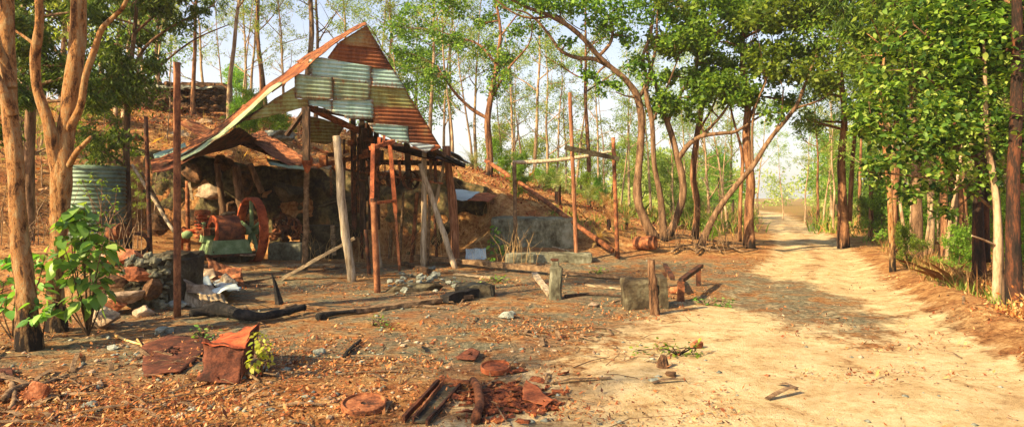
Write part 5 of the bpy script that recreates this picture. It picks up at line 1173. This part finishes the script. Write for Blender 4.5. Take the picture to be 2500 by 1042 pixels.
# gravel
def gravel(name,X,Y,s0,s1,mat,label):
    n=len(X); base=np.array([[1,0,0],[0,1,0],[-1,0,0],[0,-1,0],[0,0,1],[0,0,-1]],float); fc=np.array([[0,1,4],[1,2,4],[2,3,4],[3,0,4],[1,0,5],[2,1,5],[3,2,5],[0,3,5]])
    a=rs.uniform(0,6.28,n); ca,sa=np.cos(a),np.sin(a); s=(s0+(s1-s0)*rs.uniform(0,1,n)**3)
    b=base[None]*rs.uniform(.6,1.3,(n,6,1))*np.stack([s,s*.75,s*.5],1)[:,None,:]
    v=np.stack([b[:,:,0]*ca[:,None]-b[:,:,1]*sa[:,None],b[:,:,0]*sa[:,None]+b[:,:,1]*ca[:,None],b[:,:,2]],2)+np.stack([X,Y,hN(X,Y)+s*.15],1)[:,None,:]
    f=(fc[None]+np.arange(n)[:,None,None]*6).reshape(-1,3)
    return mk(name,(v.reshape(-1,3),f),mat,kind='stuff',label=label,cat='gravel')
wg=lambda X,Y:np.clip((vnoise(X,Y,.8,21)*1.4-.25),0,1)*(1-roadm(X,Y)*.85)*(X<np.interp(Y,rYr,rXR)-.2)
X,Y=pick(9000,-100,2600,3.7,16,wg); k=len(X)//3
X2,Y2=pick(2600,1000,2600,3.8,16,lambda X,Y:roadm(X,Y)*np.clip(vnoise(X,Y,.7,61)*1.5-.3,0,1))
gravel('gravel',X2,Y2,.004,.022,'stone_tan','small pale stones bedded in the sandy track')
gravel('gravel',X[:k],Y[:k],.008,.045,'stone_tan','pale pebbles scattered over the clearing and track')
gravel('gravel',X[k:2*k],Y[k:2*k],.008,.04,'stone_red','red brown pebbles scattered over the clearing')
gravel('gravel',X[2*k:],Y[2*k:],.008,.05,'stone_grey','grey pebbles scattered over the clearing')
# twigs and bark strips
X,Y=pick(1500,-100,2500,3.8,20,lambda X,Y:(1-roadm(X,Y)*.9)*np.clip(vnoise(X,Y,1.1,51)*1.6-.3,.05,1))
mb=MB()
for x,y in zip(X,Y):
    a=R.uniform(0,6.28); l=R.uniform(.08,.5)*(.6+R.random()); p0=Vector((x,y,h(x,y)+.012)); xx,yy=x+math.cos(a)*l,y+math.sin(a)*l; p2=Vector((xx,yy,h(xx,yy)+.012+R.random()**3*.08)); mid=p0.lerp(p2,.5)+Vector((R.uniform(-.1,.1)*l,R.uniform(-.1,.1)*l,.01+R.random()*.02)); r_=R.uniform(.002,.007)
    if R.random()<.3: mb.plank(p0,p2,R.uniform(.02,.05),.004,seg=3,jit=.006,bow=.02)
    else: mb.tube([p0,mid,p2],[r_,r_*.9,r_*.5],4,0,0,False)
mk('twig_litter',mb,'wood_brown',kind='stuff',label='small twigs and bark strips strewn over the clearing',cat='twigs')
# blades
def blades(name,X,Y,h0,h1,wd,mat,label,cat,lean=.35,kind='stuff',parent=None,per=7,rad=.07):
    X=np.repeat(X,per)+rs.normal(0,rad,len(X)*per);Y=np.repeat(Y,per)+rs.normal(0,rad,len(Y)*per)
    n=len(X);Zz=hN(X,Y)-.02;H=rs.uniform(h0,h1,n);a=rs.uniform(0,6.28,n);le=np.abs(rs.normal(0,lean,n))
    d=np.stack([np.cos(a)*le,np.sin(a)*le,np.ones(n)],1)*H[:,None]; b=rs.uniform(0,6.28,n); s=np.stack([np.cos(b),np.sin(b),0*b],1)*wd
    P=np.stack([X,Y,Zz],1); m_=P+d*.55; t_=P+d+np.stack([np.cos(a)*le,np.sin(a)*le,-.25*le],1)*H[:,None]*.6
    v=np.stack([P-s,P+s,m_+s*.8,t_,m_-s*.8],1).reshape(-1,3)
    return mk(name,(v,np.arange(5*n).reshape(n,5)),mat,tint=rs.uniform(0,1,n),kind=kind,label=label,cat=cat,parent=parent)
wr=lambda X,Y:smooth(.2,.9,X-np.interp(Y,rYr,rXR)-.3)*np.clip(vnoise(X,Y,1.2,31)*1.8-.5,0,1)*(Y>7)
X,Y=pick(9000,1900,2650,7,45,wr); blades('grass',X,Y,.06,.28,.006,'grass_green','low green grass on the right verge and under the wood','grass')
X,Y=pick(6500,1900,2650,6.5,40,wr); blades('dry_grass',X,Y,.1,.5,.005,'grass_dry','dry straw grass on the right verge','grass',lean=.6)
X,Y=pick(9000,2050,2650,6,15,wr); blades('grass',X,Y,.05,.24,.005,'grass_green','green grass tufts on the bank beside the track','grass',lean=.5)
X,Y=pick(9000,2050,2650,6,15,wr); blades('dry_grass',X,Y,.08,.42,.004,'grass_dry','dry straw grass on the bank beside the track','grass',lean=.7)
wc=lambda X,Y:smooth(.3,1.2,hN(X,Y))*np.clip(vnoise(X,Y,1.5,33)*2-.9,0,1)*(1-roadm(X,Y))
X,Y=pick(2600,1120,1750,15.5,30,wc,False); blades('grass',X,Y,.1,.4,.008,'grass_green','sparse green grass on the bank','grass')
X,Y=pick(3000,0,1750,13,30,wc,False); blades('dry_grass',X,Y,.15,.6,.006,'grass_dry','dry grass stems on the hill and bank','grass',lean=.5)
wf=lambda X,Y:(1-roadm(X,Y))*(np.abs(1250+X/Y*F-1915)>75)*np.clip(vnoise(X,Y,4,35)*2-.6,0,1)
X,Y=pick(9000,1300,2650,26,75,wf,False); blades('grass',X,Y,.2,.9,.03,'grass_green','tall pale green grass beyond the bank','grass',per=5,rad=.3)
X,Y=pick(5000,1300,2650,26,75,wf,False); blades('dry_grass',X,Y,.2,.8,.03,'grass_dry','yellow grass beyond the bank','grass',per=4,rad=.3)
# bare ground weeds within the shed
def stalks(name,spots,mat,label,cat,h0,h1,n,rad,wd=.006,lean=.3,leafy=0):
    t=None
    for i,(px,py,la) in enumerate(spots):
        g=G(px,py); t=thing(name,la,cat,g,label); mb=MB()
        for _ in range(n):
            x,y=g.x+R.gauss(0,rad),g.y+R.gauss(0,rad*.5); z=h(x,y)-.03; H=R.uniform(h0,h1); l=R.gauss(0,lean),R.gauss(0,lean)
            a=Vector((x,y,z)); b_=a+Vector((l[0]*H*.3,l[1]*H*.3,H*.55)); c=a+Vector((l[0]*H,l[1]*H,H)); mb.tube([a,b_,c],[wd,wd*.8,wd*.3],4,0,0,False)
            if R.random()<.6:
                e=b_+Vector((R.gauss(0,.2)*H,R.gauss(0,.2)*H,.25*H)); mb.tube([b_,e],[wd*.6,wd*.2],3,0,0,False)
        mk('stems',mb,mat,parent=t)
stalks('dry_weeds',[(960,640,'dry straw weeds behind the rusty steel pipe post'),(1000,630,'dry straw weeds under the small pulley wheel'),(870,640,'dry weeds left of the rusty pipe post'),(1075,640,'dry weeds at the foot of the leaning pole'),(780,635,'dry weeds between the log post and propped plank'),(1290,645,'pink red dry stems in front of the big tank wall'),(1235,640,'dry stems at the left end of the tank wall'),(1180,560,'dry weeds on the bank left of the tank'),(930,600,'tall dry weeds against the wall behind the rusty frame')],'straw','clumps of dry weeds around the ruins','weeds',.35,1.15,13,.26,wd=.0045,lean=.4)
stalks('dry_weeds',[(2290,620,'tall dry stems on the verge nearest the track'),(2380,640,'tall dry stems before the dark charred trunk'),(2330,590,'dry stems farther back on the right verge'),(2460,680,'dry stems beside the leaf heap at the right edge')],'straw','clumps of dry weeds on the right verge','weeds',.25,.75,14,.25,wd=.006)
stalks('dry_twigs',[(85,560,'bare pale twigs between the two orange trunks'),(60,600,'bare brown twigs behind the first orange trunk'),(260,600,'bare twigs left of the water tank foot'),(1640,610,'bare twigs at the foot of the forked trees'),(1700,615,'tangle of bare roots and twigs under the leaning tree'),(1780,605,'bare twigs left of the thick red trunk')],'wood_brown','bare twigs and roots','twigs',.3,1.4,14,.3,wd=.009,lean=.45)
# cycads
def cycad(seed,dry):
    t=thing('cycad',None,'cycad',(0,0,0)); q=random.Random(seed); th_=q.uniform(.25,.5)
    mk('trunk',MB().tube([(0,0,-.1),(0,0,th_*.5),(0,0,th_)],[.09,.075,.085],9,.3,seed),'bark_black',parent=t)
    V_=[];k=0
    for i in range(34):
        a=q.uniform(0,6.28); el=q.uniform(-.1,1.3); l=q.uniform(.55,.85); p=Vector((0,0,th_)); d=Vector((math.cos(a)*math.cos(el),math.sin(a)*math.cos(el),math.sin(el)))
        s=Vector((-math.sin(a),math.cos(a),0)); pr=None
        for j in range(13):
            w_=.11*math.sin(math.pi*(j+1)/14.5)**.6
            for sg in (-1,1):
                b_=p; e=p+s*sg*w_+d*.05+Vector((0,0,.03)); V_+= [b_-d*.008,b_+d*.014,e]
            p=p+d*l/13; d=(d+Vector((0,0,-.09))).normalized()
    v=np.array([x[:] for x in V_]); f=np.arange(len(v)).reshape(-1,3)
    mk('fronds',(v,f),'frond' if not dry else 'grass_dry',parent=t,tint=rs.uniform(0,1,len(f))); return t
cy_=[cycad(1,0),cycad(2,0),cycad(3,1)]
for i,(px,py,k,s,la) in enumerate([(1152,448,0,1.0,'cycad growing on the bank just right of the shed end'),(1362,498,1,1.15,'big cycad behind the middle of the concrete tank'),(1438,505,0,.95,'cycad between the two bank poles'),(1436,475,1,.8,'small cycad at the foot of the tall red bark tree on the bank'),(1488,560,2,.9,'yellowed dry cycad right of the tank'),(1478,520,2,.8,'yellowed cycad beside the shorter bank pole'),(1530,560,0,.7,'little cycad left of the grey forked trunk'),(1325,468,0,.7,'small cycad above the running pipe'),(1395,470,0,.7,'small cycad on the skyline behind the tall bank pole'),(1545,520,1,.7,'small cycad near the termite mound'),(1462,600,2,.6,'low dead cycad at the end of the rusty pipe'),(1740,490,0,1.1,'cycad standing beyond the leaning tree')]):
    o=cy_[k]
    if i and any(x is o for x in used): o=copy_tree(o)
    used.add(o) if not isinstance(o,tuple) else None
    g=G(px,py) if py>470 else on(px,22.5+i*.2); o.location=g; o.scale=(s,s,s); o.rotation_euler=(0,0,R.uniform(0,6)); o['label']=la; o['group']='cycads on the bank'
# broad leaved shrub, foreground
def shrub(name,label,cat,base,cl,size,mat,stemmat='bark_brown',asp=.62,droop=-.35,group=None,nst=1):
    t=thing(name,label,cat,base,group); mb=MB(); Pp=[];D=[]
    for c,r,n in cl:
        mid=Vector(base).lerp(c,.5)+Vector((R.gauss(0,.05),R.gauss(0,.05),.05)); branch(mb,[(Vector(base),.009),(mid,.007),(c,.004)],5,4,.1)
        for _ in range(n):
            d=Vector((R.gauss(0,1),R.gauss(0,1),R.gauss(0,1))).normalized(); p=c+d*r*R.uniform(.3,1); Pp.append(p); D.append(Vector((d.x+R.gauss(0,.4),d.y+R.gauss(0,.4),droop+R.gauss(0,.3))))
            if R.random()<.3: mb.tube([c,p],[.004,.002],3,0,0,False)
    mk('stems',mb,stemmat,parent=t); lb=broadleaf(Pp,D,size,asp)
    mk('leaves',lb,mat,parent=t,smooth=True,tint=np.repeat(rs.uniform(0,1,len(Pp)),10)); return t
Wc=lambda L_:[(W(a,b_,c),r*c/F,n) for a,b_,c,r,n in L_]
shrub('broad_leaved_shrub','fresh green shrub with large drooping leaves beside the forked orange tree','shrub',on(215,7.7),
 Wc([(150,740,7.5,26,12),(200,735,7.5,28,15),(250,725,7.6,28,14),(190,520,7.4,28,16),(250,600,7.3,30,16),(170,545,7.4,30,18),(210,560,7.4,34,22),(180,600,7.4,30,18),(235,600,7.5,32,21),(150,640,7.4,26,15),(200,640,7.5,34,22),(250,645,7.6,32,21),(270,660,7.7,20,9),(185,680,7.5,28,16),(235,690,7.6,30,16),(240,545,7.4,26,14),(165,510,7.5,18,8),(205,510,7.4,22,9),(150,580,7.2,14,8)]),.165,'leaf_shrub')
shrub('broad_leaved_shrub','green shrub low behind the blackened foot of the first orange tree','shrub',on(30,7.5),
 Wc([(20,640,7.6,30,24),(60,640,7.6,26,20),(90,650,7.6,24,18),(10,690,7.5,30,24),(40,720,7.4,28,22),(15,750,7.3,26,18),(90,700,7.5,24,16),(110,620,7.7,22,14)]),.13,'leaf_shrub')
shrub('leafy_sprout','small green sprout growing between the blackened tree feet','plant',on(100,7.2),Wc([(95,740,7.0,20,14),(110,765,6.9,18,12),(85,775,6.9,16,10)]),.11,'leaf_shrub')
shrub('yellow_sapling','small yellow green sapling growing right of the bent iron sheet','plant',G(640,918),Wc([(640,835,5.8,26,26),(655,850,5.8,22,20),(630,870,5.75,24,22),(650,880,5.8,20,18),(615,890,5.7,20,16),(628,820,5.85,16,12)]),.05,'leaf_yellow')
shrub('climbing_plant','green creeper growing on the left end of the big tank wall','plant',G(1215,640),Wc([(1205,585,16.6,14,26),(1212,560,16.7,12,20),(1205,610,16.4,16,30),(1225,620,16.3,16,26),(1198,635,15.5,14,24),(1230,600,16.5,10,14)]),.11,'leaf_light')
shrub('climbing_plant','thin creeper hanging over the face of the water tank','plant',on(250,12.7),Wc([(215,470,12.75,12,14),(250,440,12.75,14,18),(262,480,12.75,12,14),(270,520,12.7,14,16),(230,520,12.7,14,16),(245,560,12.6,16,20),(200,440,12.75,12,14),(285,460,12.75,10,12),(280,500,12.7,12,16),(225,430,12.75,12,12)]),.07,'leaf_light')
for i,(px,py,s,n,la) in enumerate([(1655,868,.05,70,'bright green weeds beside the small stump on the clearing'),(1725,745,.06,50,'green weed clump right of the low iron rail'),(910,795,.04,40,'tiny green plant on the open ground beyond the dark stick'),(495,825,.05,40,'little green weed between iron plate and bent sheet'),(1215,690,.06,50,'green weeds right of the sunken pit'),(1130,700,.05,26,'green weeds beside the pit wall'),(1450,672,.06,50,'green weeds along the grass edged board'),(2250,560,.12,60,'leafy green clump under the wood near the verge'),(2360,600,.12,70,'leafy green clump before the dark charred trunk'),(2020,553,.14,60,'low green clump at the foot of the paired red trunks'),(2190,545,.12,60,'green clump behind the lone slim trunk')]):
    g=G(px,py); r_=.16 if py>650 else .4; shrub('green_weeds',la,'weeds',g,[(g+Vector((R.gauss(0,r_),R.gauss(0,r_*.6),r_*.3)),r_*.6,n//4) for _ in range(6)],s*1.05,'leaf_shrub' if i%2 else 'leaf_light',group='green weed clumps',droop=.2)
# leaf and root heap at the right edge
lh=thing('leaf_heap','heap of dead curled leaves and roots on the bank at the right edge','leaf heap',G(2450,720))
P=clouds([(G(a,b_)+Vector((0,0,.06)),r_,n) for a,b_,r_,n in ((2450,700,.3,1100),(2420,660,.28,900),(2480,740,.3,1100),(2400,640,.2,600),(2490,660,.3,900),(2380,700,.2,600),(2500,780,.25,700))],.5,10)
P[:,2]=np.maximum(P[:,2],hN(P[:,0],P[:,1])+.01)
v,f=leaves(P,.065,asp=.5,hang=0); mk('dead_leaves',(v,f),'leaf_dry',parent=lh,tint=rs.uniform(.3,1,len(f)))
gtube('dead_branch',[(2420,622),(2460,650),(2530,640)],.035,'wood_pale','pale dead branch lying on the leaf heap','branch')
for i,(pts,la) in enumerate([([(1690,600),(1740,618),(1800,612),(1840,604)],'long fallen branch at the foot of the leaning tree'),([(1700,625),(1735,600),(1760,622)],'crooked fallen branch nearest the forked trees'),([(1770,600),(1810,620),(1850,615)],'short fallen branch by the thick red trunk'),([(1640,622),(1670,606),(1700,620)],'curved root below the forked trunks'),([(1655,560),(1700,540),(1745,552)],'pale fallen stick on the bank behind the forked trees')]):
    gtube('fallen_branch',pts,.035,'wood_brown',la,'branch',lift=2.2,group='fallen branches under the forked trees')

# ------------------------------------------------------------------ camera, light, world
cam=bpy.data.cameras.new('camera'); co=bpy.data.objects.new('camera',cam); COL.objects.link(co)
co.location=(0,0,HC); co.rotation_euler=(math.radians(90),0,0)
cam.sensor_width=36; cam.lens=F/2500*36; cam.shift_y=-41/2500; cam.clip_end=2000; cam.clip_start=.05
sc.camera=co
EL=math.radians(33); AZ=(-.80,-.60)
S=Vector((AZ[0]*math.cos(EL),AZ[1]*math.cos(EL),math.sin(EL)))
sl=bpy.data.lights.new('sun','SUN'); so=bpy.data.objects.new('sun',sl); COL.objects.link(so)
sl.energy=5; sl.angle=math.radians(.5); sl.color=(1,.77,.44)
so.rotation_euler=(-S).to_track_quat('-Z','Y').to_euler(); so.location=(0,-10,30)
w=bpy.data.worlds.new('World'); sc.world=w; w.use_nodes=True
nt=w.node_tree; nt.nodes.clear()
sk=node(nt,'ShaderNodeTexSky',sky_type='NISHITA'); sk.sun_disc=False; sk.sun_elevation=EL; sk.sun_rotation=math.atan2(AZ[0],AZ[1])
sk.air_density=1.0; sk.dust_density=3.5; sk.ozone_density=1.5
tcw=node(nt,'ShaderNodeTexCoord'); sxw=node(nt,'ShaderNodeSeparateXYZ'); L(nt,tcw.outputs['Generated'],sxw.inputs[0])
veil=ramp(nt,sxw.outputs[2],[(.95,.9,.78),(.88,.86,.82),(.42,.5,.68),(.1,.16,.32)],pos=[0,.1,.3,.6])
bg=node(nt,'ShaderNodeBackground'); bg.inputs[1].default_value=.05
L(nt,sk.outputs[0],bg.inputs[0])
bg2=node(nt,'ShaderNodeBackground'); bg2.inputs[1].default_value=.33; L(nt,veil,bg2.inputs[0])
ad=node(nt,'ShaderNodeAddShader'); L(nt,bg.outputs[0],ad.inputs[0]); L(nt,bg2.outputs[0],ad.inputs[1])
wo=node(nt,'ShaderNodeOutputWorld'); L(nt,ad.outputs[0],wo.inputs[0])
hz=mk('haze',MB().box((0,90,19),(500,300,42)),new_mat('haze')[0],loc=(0,0,0),kind='stuff')
nt=hz.data.materials[0].node_tree; pv=node(nt,'ShaderNodeVolumePrincipled'); pv.inputs['Color'].default_value=(1,.97,.88,1); pv.inputs['Density'].default_value=.0008; pv.inputs['Anisotropy'].default_value=.2
ho=node(nt,'ShaderNodeOutputMaterial'); L(nt,pv.outputs[0],ho.inputs[1])
vs=sc.view_settings; vs.view_transform='Standard'; vs.look='None'; vs.exposure=1.42; vs.gamma=1
sc.cycles.max_bounces=6; sc.cycles.diffuse_bounces=3; sc.cycles.transmission_bounces=3; sc.cycles.transparent_max_bounces=4
sc.cycles.caustics_reflective=False; sc.cycles.caustics_refractive=False
